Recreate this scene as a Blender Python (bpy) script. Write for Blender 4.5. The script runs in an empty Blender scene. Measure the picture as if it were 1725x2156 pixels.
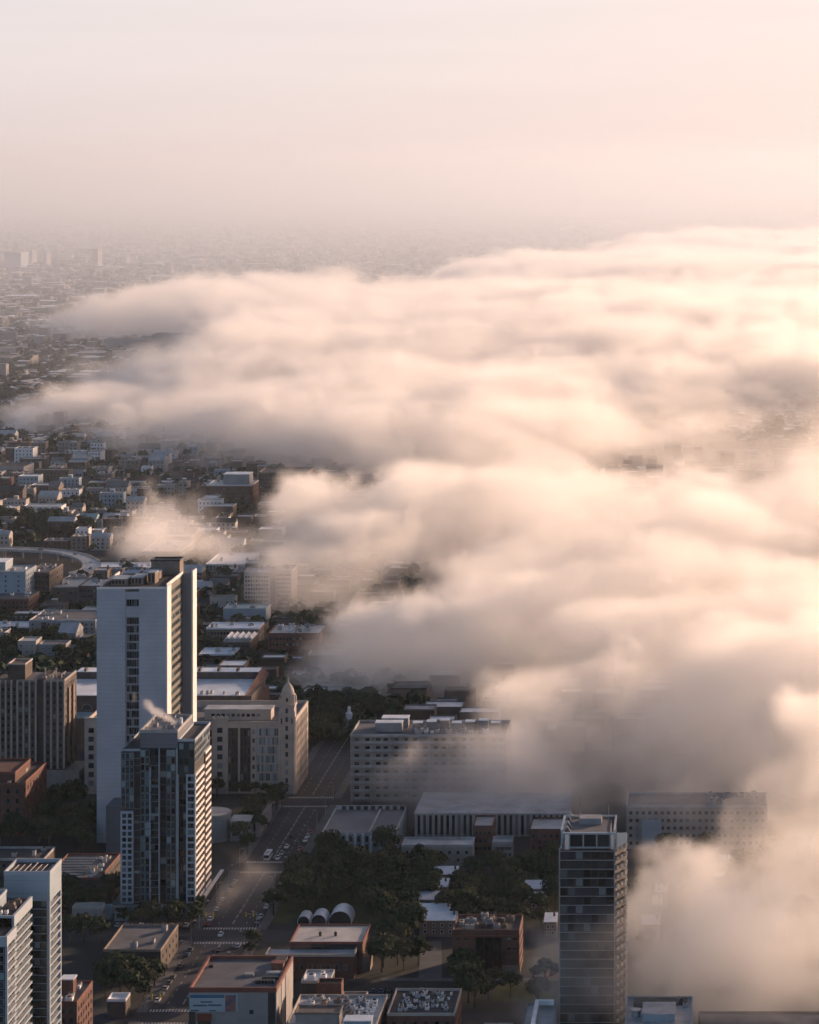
import bpy, bmesh, math, random
import numpy as np
from mathutils import Vector, Matrix

R = math.radians
scene = bpy.context.scene
COL = scene.collection

# ------------------------------------------------------------------ camera, sky, sun, exposure
CAM_H = 310.0                      # observation deck height above the street
cam_d = bpy.data.cameras.new('camera')
cam = bpy.data.objects.new('camera', cam_d)
COL.objects.link(cam)
cam.location = (0, 0, CAM_H)
cam.rotation_euler = (R(90), 0, 0)  # level, looking along +Y; the frame is a shifted (rise) view
cam_d.sensor_fit = 'HORIZONTAL'
cam_d.sensor_width = 36
cam_d.lens = 36 * 5590 / 1725
cam_d.shift_x = -(1477 - 862.5) / 1725
cam_d.shift_y = -(1078 - 350) / 1725
cam_d.clip_start = 5
cam_d.clip_end = 200000
scene.camera = cam

GLOW_POW, GLOW_COL, VEIL = 6.0, (.72, .19, .0), 6.3
SUN_EL, SUN_AZ = R(11.5), R(44)      # azimuth from the view axis (+Y) towards +X
sun_dir = Vector((math.sin(SUN_AZ) * math.cos(SUN_EL), math.cos(SUN_AZ) * math.cos(SUN_EL), math.sin(SUN_EL)))
sl = bpy.data.lights.new('sun', 'SUN')
sl.energy = 5.0
sl.angle = R(0.5)
sl.color = (1.0, 0.655, 0.445)
so = bpy.data.objects.new('sun', sl)
COL.objects.link(so)
so.rotation_euler = (-sun_dir).to_track_quat('-Z', 'Y').to_euler()
so.location = (500, 500, 900)

world = bpy.data.worlds.new('World')
scene.world = world
world.use_nodes = True
wn = world.node_tree
bg = wn.nodes['Background']
sky = wn.nodes.new('ShaderNodeTexSky')
sky.sky_type = 'NISHITA'
sky.sun_disc = False
sky.sun_elevation = SUN_EL
sky.sun_rotation = SUN_AZ
sky.altitude = 200
sky.air_density = 1.0
sky.dust_density = 2.5
sky.ozone_density = 1.0
geo = wn.nodes.new('ShaderNodeTexCoord')
sep = wn.nodes.new('ShaderNodeSeparateXYZ'); wn.links.new(geo.outputs['Generated'], sep.inputs[0])
rmp = wn.nodes.new('ShaderNodeValToRGB'); wn.links.new(sep.outputs['Z'], rmp.inputs[0])
el = rmp.color_ramp.elements
el[0].position = 0.0; el[0].color = (.87, .74, .73, 1)
el[1].position = 1.0; el[1].color = (.05, .085, .14, 1)
for p_, c_ in ((.03, (.89, .79, .80)), (.09, (.87, .80, .84)), (.22, (.37, .46, .59)), (.5, (.10, .18, .29))):
    e_ = el.new(p_); e_.color = (*c_, 1)
dp = wn.nodes.new('ShaderNodeVectorMath'); dp.operation = 'DOT_PRODUCT'
nv = wn.nodes.new('ShaderNodeVectorMath'); nv.operation = 'NORMALIZE'
wn.links.new(geo.outputs['Generated'], nv.inputs[0]); wn.links.new(nv.outputs[0], dp.inputs[0])
dp.inputs[1].default_value = sun_dir
def wmath(op, a, b):
    n_ = wn.nodes.new('ShaderNodeMath'); n_.operation = op; n_.use_clamp = False
    for i_, v_ in enumerate((a, b)):
        if isinstance(v_, (int, float)): n_.inputs[i_].default_value = v_
        else: wn.links.new(v_, n_.inputs[i_])
    return n_.outputs[0]
glow = wmath('POWER', wmath('MAXIMUM', dp.outputs['Value'], 0.0), GLOW_POW)
def wmix(kind, f, a, b):
    n_ = wn.nodes.new('ShaderNodeMix'); n_.data_type = 'RGBA'; n_.blend_type = kind
    for k_, v_ in ((0, f), (6, a), (7, b)):
        if isinstance(v_, (int, float)): n_.inputs[k_].default_value = v_
        elif isinstance(v_, tuple): n_.inputs[k_].default_value = (*v_, 1)
        else: wn.links.new(v_, n_.inputs[k_])
    return n_.outputs[2]
veil = wmix('ADD', glow, rmp.outputs[0], GLOW_COL)          # thin high overcast, warmer around the sun
cm = wn.nodes.new('ShaderNodeMapping'); cm.inputs['Scale'].default_value = (3, 3, 60)
wn.links.new(nv.outputs[0], cm.inputs[0])
cn = wn.nodes.new('ShaderNodeTexNoise'); cn.inputs['Scale'].default_value = 1.6; cn.inputs['Detail'].default_value = 5
wn.links.new(cm.outputs[0], cn.inputs['Vector'])
cr = wn.nodes.new('ShaderNodeMapRange'); cr.inputs[1].default_value = .3; cr.inputs[2].default_value = .7; cr.inputs[3].default_value = .98; cr.inputs[4].default_value = 1.02
wn.links.new(cn.outputs[0], cr.inputs[0])
veil = wmix('MULTIPLY', 1.0, veil, cr.outputs[0])           # faint streaks of cirrus
veil = wmix('MULTIPLY', 1.0, veil, (VEIL, VEIL, VEIL))
away = wn.nodes.new('ShaderNodeMapRange'); away.interpolation_type = 'SMOOTHSTEP'   # the sky opposite the low sun is dull and blue
away.inputs[1].default_value = -.35; away.inputs[2].default_value = .62; away.inputs[3].default_value = 0; away.inputs[4].default_value = 1
wn.links.new(dp.outputs['Value'], away.inputs[0])
veil = wmix('MIX', away.outputs[0], wmix('MULTIPLY', 1.0, veil, (.60, .79, 1.0)), veil)
wn.links.new(wmix('MIX', .85, sky.outputs[0], veil), bg.inputs[0])
bg.inputs[1].default_value = 0.12
scene.view_settings.view_transform = 'Standard'
scene.view_settings.look = 'None'
scene.view_settings.exposure = 0.42
scene.view_settings.gamma = 1.0
scene.view_settings.use_curve_mapping = False

cy = scene.cycles
cy.use_adaptive_sampling = True
cy.adaptive_threshold = 0.05
cy.use_denoising = True
cy.max_bounces = 16
cy.diffuse_bounces = 2
cy.glossy_bounces = 2
cy.transmission_bounces = 2
cy.volume_bounces = 12
cy.transparent_max_bounces = 16
cy.sample_clamp_indirect = 4
cy.volume_max_steps = 300
cy.time_limit = 1150
FOG_STEP, HAZE_COL, HAZE_D, MIST_D = 1.4, (.78, .90, 1.0), 1.4e-5, 2.9e-4

# ------------------------------------------------------------------ helpers
rnd = random.Random(7)
F_PX, U0, V0 = 5590.0, 1477.0, 350.0
def pt(u, v, z=0.0):               # survey helper: where a sight line of the photograph meets height z
    d = F_PX * (CAM_H - z) / (v - V0)
    return ((u - U0) * d / F_PX, d)

def mat(name, col, rough=.8, var=.25, scale=.15, metal=0.0, spec=.35, col2=None, fine=0.0, isl=0.0, stretch=None):
    """weathered surface: base colour broken up by two sizes of noise, optional per-piece variation"""
    m = bpy.data.materials.new(name); m.use_nodes = True
    t = m.node_tree; p = t.nodes['Principled BSDF']
    p.inputs['Roughness'].default_value = rough; p.inputs['Metallic'].default_value = metal
    p.inputs['Specular IOR Level'].default_value = spec
    tc = t.nodes.new('ShaderNodeTexCoord')
    src = tc.outputs['Object']
    if stretch:
        mp = t.nodes.new('ShaderNodeMapping'); mp.inputs['Scale'].default_value = stretch
        t.links.new(src, mp.inputs[0]); src = mp.outputs[0]
    n = t.nodes.new('ShaderNodeTexNoise'); n.inputs['Scale'].default_value = scale; n.inputs['Detail'].default_value = 6
    n.inputs['Roughness'].default_value = .65
    t.links.new(src, n.inputs['Vector'])
    r = t.nodes.new('ShaderNodeMapRange')
    r.inputs[1].default_value = .3; r.inputs[2].default_value = .7
    r.inputs[3].default_value = 0; r.inputs[4].default_value = 1
    t.links.new(n.outputs[0], r.inputs[0])
    mx = t.nodes.new('ShaderNodeMix'); mx.data_type = 'RGBA'
    c2 = col2 or tuple(c * (1 - var) for c in col)
    c1 = col if col2 else tuple(min(1, c * (1 + var)) for c in col)
    mx.inputs[6].default_value = (*c1, 1); mx.inputs[7].default_value = (*c2, 1)
    t.links.new(r.outputs[0], mx.inputs[0])
    out = mx.outputs[2]
    if isl:
        gi = t.nodes.new('ShaderNodeNewGeometry'); oi = t.nodes.new('ShaderNodeObjectInfo')
        ad = t.nodes.new('ShaderNodeMath'); ad.operation = 'ADD'
        t.links.new(gi.outputs['Random Per Island'], ad.inputs[0]); t.links.new(oi.outputs['Random'], ad.inputs[1])
        fr = t.nodes.new('ShaderNodeMath'); fr.operation = 'FRACT'; t.links.new(ad.outputs[0], fr.inputs[0])
        hs = t.nodes.new('ShaderNodeHueSaturation')
        r2 = t.nodes.new('ShaderNodeMapRange'); r2.inputs[3].default_value = 1 - isl; r2.inputs[4].default_value = 1 + isl
        t.links.new(fr.outputs[0], r2.inputs[0]); t.links.new(r2.outputs[0], hs.inputs['Value'])
        t.links.new(out, hs.inputs['Color']); out = hs.outputs[0]
    t.links.new(out, p.inputs['Base Color'])
    rr = t.nodes.new('ShaderNodeMapRange'); rr.inputs[3].default_value = max(0, rough - .12); rr.inputs[4].default_value = min(1, rough + .12)
    t.links.new(n.outputs[0], rr.inputs[0]); t.links.new(rr.outputs[0], p.inputs['Roughness'])
    return m

def glass_mat(name, dark, pale, share, rough=.1):
    """window glass: most panes dark, some pale for blinds, some for reflections put into the colour, chosen per pane"""
    m = bpy.data.materials.new(name); m.use_nodes = True
    t = m.node_tree; p = t.nodes['Principled BSDF']
    gi = t.nodes.new('ShaderNodeNewGeometry'); oi = t.nodes.new('ShaderNodeObjectInfo')
    ad = t.nodes.new('ShaderNodeMath'); ad.operation = 'ADD'
    t.links.new(gi.outputs['Random Per Island'], ad.inputs[0]); t.links.new(oi.outputs['Random'], ad.inputs[1])
    fr = t.nodes.new('ShaderNodeMath'); fr.operation = 'FRACT'; t.links.new(ad.outputs[0], fr.inputs[0])
    r = t.nodes.new('ShaderNodeValToRGB'); r.color_ramp.interpolation = 'CONSTANT'
    e = r.color_ramp.elements
    e[0].position = 0; e[0].color = (*dark, 1); e[1].position = 1 - share; e[1].color = (*pale, 1)
    for k, f in ((.2, 1.8), (.4, .5), (.6, 2.6)):
        x = e.new(k * (1 - share) / .8 * .8); x.color = (*[min(1, c * f) for c in dark], 1)
    x = e.new(1 - share * .45); x.color = (*[c * .55 for c in pale], 1)
    t.links.new(fr.outputs[0], r.inputs[0]); t.links.new(r.outputs[0], p.inputs['Base Color'])
    p.inputs['Roughness'].default_value = rough; p.inputs['Specular IOR Level'].default_value = .6
    return m

def panel_mat(name, col, dz, dx, line=.75, rough=.75, var=.12):
    """cladding with horizontal and vertical joints (object coordinates, metres)"""
    m = mat(name, col, rough, var, .08)
    t = m.node_tree; p = t.nodes['Principled BSDF']
    src = p.inputs['Base Color'].links[0].from_socket
    tc = t.nodes.new('ShaderNodeTexCoord'); sp = t.nodes.new('ShaderNodeSeparateXYZ'); t.links.new(tc.outputs['Object'], sp.inputs[0])
    def lines(sock, d, w):
        a = t.nodes.new('ShaderNodeMath'); a.operation = 'MODULO'; b = t.nodes.new('ShaderNodeMath'); b.operation = 'ADD'
        b.inputs[1].default_value = 1000 * d; t.links.new(sock, b.inputs[0]); t.links.new(b.outputs[0], a.inputs[0]); a.inputs[1].default_value = d
        c = t.nodes.new('ShaderNodeMath'); c.operation = 'LESS_THAN'; t.links.new(a.outputs[0], c.inputs[0]); c.inputs[1].default_value = w
        return c.outputs[0]
    h = lines(sp.outputs['Z'], dz, .22)
    s = t.nodes.new('ShaderNodeMath'); s.operation = 'ADD'; t.links.new(sp.outputs['X'], s.inputs[0]); t.links.new(sp.outputs['Y'], s.inputs[1])
    v = lines(s.outputs[0], dx, .12)
    mxm = t.nodes.new('ShaderNodeMath'); mxm.operation = 'MAXIMUM'; t.links.new(h, mxm.inputs[0]); t.links.new(v, mxm.inputs[1])
    mx = t.nodes.new('ShaderNodeMix'); mx.data_type = 'RGBA'; mx.blend_type = 'MULTIPLY'
    t.links.new(mxm.outputs[0], mx.inputs[0]); t.links.new(src, mx.inputs[6]); mx.inputs[7].default_value = (line, line, line, 1)
    t.links.new(mx.outputs[2], p.inputs['Base Color'])
    return m

M = dict(
    concrete=panel_mat('pale_concrete_cladding', (.46, .47, .50), 1.95, 16.2, .84),
    white=mat('white_paint', (.72, .72, .72), .6, .10),
    fin=mat('white_stone_fin', (.74, .71, .68), .7, .08),
    stone=mat('cream_terracotta', (.42, .38, .34), .8, .16, .2),
    stone2=mat('weathered_limestone', (.30, .28, .26), .85, .2, .2),
    brown=mat('brown_brick', (.085, .07, .062), .85, .3, .3),
    brick=mat('red_brick', (.125, .064, .052), .85, .3, .3),
    tan=mat('tan_brick', (.21, .17, .14), .85, .25, .3),
    greyw=mat('grey_stucco', (.27, .28, .29), .85, .2, .2),
    bluew=mat('pale_blue_grey_panel', (.28, .35, .40), .6, .12, .2),
    frame=mat('pale_blue_white_frame', (.37, .43, .48), .55, .08),
    darkw=mat('dark_bronze_wall', (.028, .033, .036), .5, .3),
    glass=glass_mat('window_glass', (.012, .018, .022), (.20, .23, .24), .14),
    glassb=glass_mat('curtain_wall_glass', (.016, .026, .028), (.24, .33, .34), .20, .12),  # its random pale panes imitate reflections in the base colour
    glassg=glass_mat('blue_grey_glazing', (.13, .17, .19), (.24, .29, .31), .35, .25),
    tar=mat('tar_roof', (.040, .043, .047), .8, .35, .08),
    gravel=mat('grey_gravel_roof', (.13, .133, .14), .8, .3, .1),
    membrane=mat('white_roof_membrane', (.74, .75, .77), .34, .22, .10, spec=.6),
    palerf=mat('pale_grey_roof', (.36, .365, .37), .5, .4, .10, spec=.5),
    copper=mat('rusty_red_coping', (.17, .062, .045), .6, .2),
    metal=mat('galvanised_metal', (.42, .42, .42), .4, .2, .3, metal=.6),
    black=mat('black_rubber', (.02, .02, .02), .7, .2),
    asphalt=mat('asphalt', (.034, .039, .046), .85, .3, .06),
    pave=mat('concrete_pavement', (.10, .105, .11), .85, .25, .1),
    lawn=mat('lawn', (.045, .06, .025), .95, .35, .08),
    bark=mat('bark', (.06, .05, .04), .9, .3, 1),
    paint=mat('worn_road_paint', (.50, .50, .48), .8, .3, .6),
    yellow=mat('yellow_signal_paint', (.55, .42, .04), .5, .1),
    clay=mat('clay_court', (.22, .07, .05), .9, .2),
    teal=mat('pale_teal_metal_roof', (.28, .40, .43), .5, .15),
)
def leafmat(name, c1, c2):
    m = mat(name, c1, .85, 0, .35, spec=.15, col2=c2, isl=.45)
    return m
M['leaf'] = leafmat('dark_green_leaves', (.024, .042, .024), (.046, .066, .034))
M['leaf2'] = leafmat('olive_green_leaves', (.044, .056, .030), (.072, .082, .044))

class MB:
    def __init__(s): s.v, s.f, s.m = [], [], []
    def add(s, vs, fs, mi=0):
        o = len(s.v); s.v += [tuple(v) for v in vs]
        s.f += [tuple(o + i for i in f) for f in fs]; s.m += [mi] * len(fs)
        return s
    def box(s, x0, x1, y0, y1, z0, z1, mi=0):
        return s.add([(x, y, z) for z in (z0, z1) for y in (y0, y1) for x in (x0, x1)],
                     [(0, 2, 3, 1), (4, 5, 7, 6), (0, 1, 5, 4), (2, 6, 7, 3), (0, 4, 6, 2), (1, 3, 7, 5)], mi)
    def prism(s, poly, z0, z1, mi=0):          # poly counter-clockwise in plan
        n = len(poly)
        vs = [(x, y, z0) for x, y in poly] + [(x, y, z1) for x, y in poly]
        fs = [tuple(range(n - 1, -1, -1)), tuple(range(n, 2 * n))] + [(i, (i + 1) % n, n + (i + 1) % n, n + i) for i in range(n)]
        return s.add(vs, fs, mi)
    def lathe(s, cx, cy, prof, n=12, mi=0, rot=0.0):   # prof: (radius, z) bottom to top
        vs, fs = [], []
        for r, z in prof:
            vs += [(cx + r * math.cos(rot + 2 * math.pi * k / n), cy + r * math.sin(rot + 2 * math.pi * k / n), z) for k in range(n)]
        for j in range(len(prof) - 1):
            fs += [(j * n + k, j * n + (k + 1) % n, (j + 1) * n + (k + 1) % n, (j + 1) * n + k) for k in range(n)]
        fs += [tuple(range(n - 1, -1, -1)), tuple(range((len(prof) - 1) * n, len(prof) * n))]
        return s.add(vs, fs, mi)
    def bar(s, a, b, r, mi=0, n=5, r2=None):   # tapered round bar
        a, b = Vector(a), Vector(b); d = (b - a).normalized()
        u = d.orthogonal().normalized(); w = d.cross(u); r2 = r if r2 is None else r2
        vs = [p + (u * math.cos(2 * math.pi * k / n) + w * math.sin(2 * math.pi * k / n)) * q for p, q in ((a, r), (b, r2)) for k in range(n)]
        return s.add(vs, [(k, (k + 1) % n, n + (k + 1) % n, n + k) for k in range(n)] + [tuple(range(n - 1, -1, -1)), tuple(range(n, 2 * n))], mi)
    def rim(s, x0, x1, y0, y1, z0, z1, t, mi=0):       # four butted parapet walls
        s.box(x0, x1, y0, y0 + t, z0, z1, mi); s.box(x0, x1, y1 - t, y1, z0, z1, mi)
        s.box(x0, x0 + t, y0 + t, y1 - t, z0, z1, mi); return s.box(x1 - t, x1, y0 + t, y1 - t, z0, z1, mi)
    def mesh(s, name, mats, org=(0, 0, 0)):
        me = bpy.data.meshes.new(name)
        me.from_pydata([(x - org[0], y - org[1], z - org[2]) for x, y, z in s.v], [], s.f)
        for q in (mats if isinstance(mats, (list, tuple)) else [mats]): me.materials.append(q)
        if max(s.m, default=0): me.polygons.foreach_set('material_index', s.m)
        me.update(); return me

def link(name, me, parent=None, loc=(0, 0, 0), rz=0.0):
    o = bpy.data.objects.new(name, me); COL.objects.link(o)
    o.location = loc
    if rz: o.rotation_euler = (0, 0, rz)
    if parent: o.parent = parent
    return o
def tag(o, label, cat, group=None, kind=None):
    if label: o['label'] = label
    if cat: o['category'] = cat
    if group: o['group'] = group
    if kind: o['kind'] = kind
    return o
def thing(name, label, cat, loc, group=None, rz=0.0):
    return tag(link(name, None, None, loc, rz), label, cat, group)
def origin(o):
    x, y, z = o.location
    while o.parent:
        o = o.parent; x += o.location[0]; y += o.location[1]; z += o.location[2]
    return (x, y, z)
def part(name, mb, m, parent):                 # mb holds world coordinates
    return link(name, mb.mesh(name, m, origin(parent)), parent)
def struct(name, mb, m, label=None, cat=None):
    o = link(name, mb.mesh(name, m)); return tag(o, label, cat, None, 'structure')

# ---- windows: one mesh per size; the first hundred of a building are parts, the rest one part
_win = {}
def win_mb(w, h, t, bars=0, sill=True):
    b = MB()
    b.box(-w / 2, w / 2, -.10, .0, -h / 2, -h / 2 + t, 0); b.box(-w / 2, w / 2, -.10, .0, h / 2 - t, h / 2, 0)
    b.box(-w / 2, -w / 2 + t, -.10, .0, -h / 2 + t, h / 2 - t, 0); b.box(w / 2 - t, w / 2, -.10, .0, -h / 2 + t, h / 2 - t, 0)
    n = bars + 1; cw = (w - 2 * t) / n
    for k in range(n):
        b.box(-w / 2 + t + k * cw + (.04 if k else 0), -w / 2 + t + (k + 1) * cw - (.04 if k < n - 1 else 0), -.05, .0, -h / 2 + t, h / 2 - t, 1)
    return b
def windows(root, specs, w, h, fm, gm, t=.12, bars=0, quota=100, name='window'):
    """specs: (x, y, z, face) with face 'f' (towards -Y), 'r' (+X), 'l' (-X)"""
    used = root.get('_w', 0); quota = max(0, quota - used)
    key = (w, h, t, bars, fm.name, gm.name)
    if key not in _win: _win[key] = (win_mb(w, h, t, bars), None)
    mb, me = _win[key]
    ox, oy, oz = origin(root)
    ang = {'f': 0.0, 'r': math.pi / 2, 'l': -math.pi / 2}
    if quota and specs:
        if me is None:
            me = mb.mesh(name, [fm, gm]); _win[key] = (mb, me)
        for (x, y, z, f) in specs[:quota]:
            link(name, me, root, (x - ox, y - oy, z - oz), ang[f])
        root['_w'] = used + min(quota, len(specs))
    rest = specs[quota:]
    if rest:
        a = MB()
        for (x, y, z, f) in rest:
            c, s_ = math.cos(ang[f]), math.sin(ang[f])
            o = len(a.v)
            a.v += [(x + vx * c - vy * s_, y + vx * s_ + vy * c, z + vz) for vx, vy, vz in mb.v]
            a.f += [tuple(o + i for i in q) for q in mb.f]; a.m += mb.m
        part(name, a, [fm, gm], root)['kind'] = 'stuff'
def grid_f(x0, x1, y, z0, z1, cols, rows):
    dx, dz = (x1 - x0) / cols, (z1 - z0) / rows
    return [(x0 + dx * (i + .5), y, z1 - dz * (j + .5), 'f') for j in range(rows) for i in range(cols)]
def grid_r(x, y0, y1, z0, z1, cols, rows):
    dy, dz = (y1 - y0) / cols, (z1 - z0) / rows
    return [(x, y0 + dy * (i + .5), z1 - dz * (j + .5), 'r') for j in range(rows) for i in range(cols)]

def roof_units(root, x0, x1, y0, y1, z, n, seed, mats=('metal', 'white', 'membrane', 'greyw'), hmax=2.0, size=(1.2, 4.0)):
    """rooftop plant: each unit a box on feet with a grille or fan ring"""
    q = random.Random(seed); placed = []
    for k in range(n):
        for tr in range(20):
            w, d, h = q.uniform(*size), q.uniform(*size), q.uniform(.8, hmax)
            x, y = q.uniform(x0 + .6, max(x0 + .7, x1 - w - .6)), q.uniform(y0 + .6, max(y0 + .7, y1 - d - .6))
            if all(x > a[1] + .3 or x + w < a[0] - .3 or y > a[3] + .3 or y + d < a[2] - .3 for a in placed): break
        else: continue
        placed.append((x, x + w, y, y + d))
        b = MB()
        b.box(x + .1, x + w - .1, y + .1, y + d - .1, z, z + .25, 0)
        b.box(x, x + w, y, y + d, z + .25, z + .25 + h, 0)
        b.lathe(x + w / 2, y + d / 2, [(min(w, d) * .33, z + .25 + h), (min(w, d) * .33, z + .5 + h)], 8, 1)
        part('rooftop_unit', b, [M[q.choice(mats)], M['black']], root)
def flat_roof(root, x0, x1, y0, y1, z, roofm, copm, t=.4, ph=.9):
    part('roof', MB().box(x0 + t, x1 - t, y0 + t, y1 - t, z - .1, z + .02), roofm, root)
    part('parapet', MB().rim(x0, x1, y0, y1, z - .1, z + ph, t), copm, root)
FOOT = []                                       # footprints already built on
def foot(x0, x1, y0, y1, m=3): FOOT.append((x0 - m, x1 + m, y0 - m, y1 + m))
def free(x, y, r=0): return all(x + r < a[0] or x - r > a[1] or y + r < a[2] or y - r > a[3] for a in FOOT)

def building(name, label, x0, x1, y0, y1, h, wallm, roofm, copm=None, cols=0, rows=0, side=0, ww=1.4, wh=1.6, fm=None, gm=None,
             cat='building', group=None, units=0, seed=1, quota=100, z0=1.0, pent=None, bars=0, umats=('metal', 'white', 'greyw')):
    r = thing(name, label, cat, ((x0 + x1) / 2, y0, 0), group)
    foot(x0, x1, y0, y1)
    part('wall', MB().box(x0 + .01, x1 - .01, y0 + .01, y1 - .01, 0, h - .12), M[wallm], r)
    flat_roof(r, x0, x1, y0, y1, h, M[roofm], M[copm or wallm])
    sp = []
    if cols: sp += grid_f(x0 + .6, x1 - .6, y0 + .01, z0, h - .8, cols, rows)
    if side: sp += grid_r(x1 - .01, y0 + .8, y1 - .8, z0, h - .8, side, rows or max(1, int(h / 3.4)))
    if sp: windows(r, sp, ww, wh, M[fm or wallm], M[gm or 'glass'], .12, bars, quota)
    if pent:
        a, b, c, d, ph, pm = pent
        part('penthouse', MB().box(a, b, c, d, h + .03, h + ph).box(a - .15, b + .15, c - .15, d + .15, h + ph + .003, h + ph + .3, 1), [M[pm], M['membrane']], r)
    if units: roof_units(r, x0 + 1, x1 - 1, y0 + 1, y1 - 1, h + .02, units, seed, umats)
    return r

# ------------------------------------------------------------------ ground, streets
gmt = mat('city_ground', (.034, .039, .041), .9, 0, .012, col2=(.022, .030, .024))
b = MB(); b.add([(-31500, -1000, 0), (31500, -1000, 0), (31500, 40800, 0), (-31500, 40800, 0)], [(0, 1, 2, 3)])
struct('ground', b, gmt, 'dark city ground of asphalt, soil and grass', 'ground')
b = MB()
AV0, AV1 = -203.0, -180.5           # the avenue running away from the camera
def sheet(mb, x0, x1, y0, y1, z): mb.add([(x0, y0, z), (x1, y0, z), (x1, y1, z), (x0, y1, z)], [(0, 1, 2, 3)])
sheet(b, AV0, AV1, 780, 2300, .008)
struct('avenue', b, M['asphalt'], 'wide asphalt avenue running away between the towers', 'road')
b = MB()
CROSS = [(1062, 1077), (1168, 1180), (1288, 1301), (962, 972)]   # cross streets
for y0, y1 in CROSS:
    sheet(b, -330, AV0, y0, y1, .008); sheet(b, AV1, 260, y0, y1, .008)
struct('cross_street', b, M['asphalt'], 'asphalt side streets crossing the avenue', 'road')
b = MB()
ys = [780] + [q for c in sorted(CROSS) for q in c] + [2300]
for a, c in zip(ys[0::2], ys[1::2]):
    b.box(AV0 - 4.2, AV0, a, c, 0, .14); b.box(AV1, AV1 + 4.0, a, c, 0, .14)
struct('pavement', b, M['pave'], 'pale concrete pavement with kerb along both sides of the avenue', 'pavement')
b = MB()
y = 790
while y < 1900:
    if not any(c0 - 6 < y < c1 + 4 for c0, c1 in CROSS):
        for x in (-197.4, -186.2): sheet(b, x - .08, x + .08, y, y + 3, .013)
        for x in (-191.95, -191.55): sheet(b, x - .08, x + .08, y, y + 6, .013)
    y += 8
for c0, c1 in CROSS:
    for yy in (c0 - 4, c1 + 1):
        x = AV0 + .6
        while x < AV1 - .8: sheet(b, x, x + .55, yy, yy + 3, .013); x += 1.15
struct('road_marking', b, M['paint'], 'worn white lane dashes and zebra crossings on the avenue', 'road marking')
b = MB(); sheet(b, -78, 60, 985, 1009, .012); sheet(b, -178, 40, 1086, 1160, .006)
struct('lawn', b, M['lawn'], 'dark lawns between the trees right of the avenue', 'lawn')
b = MB(); b.box(-122, -52, 1009.5, 1013.5, 0, .1); b.add([(-108, 1013.6, .03), (-99, 1013.6, .03), (-104, 1062, .03), (-112, 1062, .03)], [(0, 1, 2, 3)])
b.add([(-64, 1013.6, .03), (-60, 1013.6, .03), (-62, 1040, .03), (-66, 1040, .03)], [(0, 1, 2, 3)])
struct('path', b, M['pave'], 'pale paved paths round the red brick block', 'path')
b = MB(); sheet(b, -60, -51.5, 1014, 1028, .02)
struct('clay_court', b, M['clay'], 'small red ball court beside the brick block', 'court')

b = MB(); p0, p1 = pt(-30, 792), pt(96, 748)
b.add([(p0[0], p0[1] - 22, .03), (p1[0], p1[1] - 26, .03), (p1[0], p1[1] + 26, .03), (p0[0], p0[1] + 22, .03)], [(0, 1, 2, 3)])
struct('motorway', b, M['pave'], 'pale straight motorway crossing the far left suburb', 'road')

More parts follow.
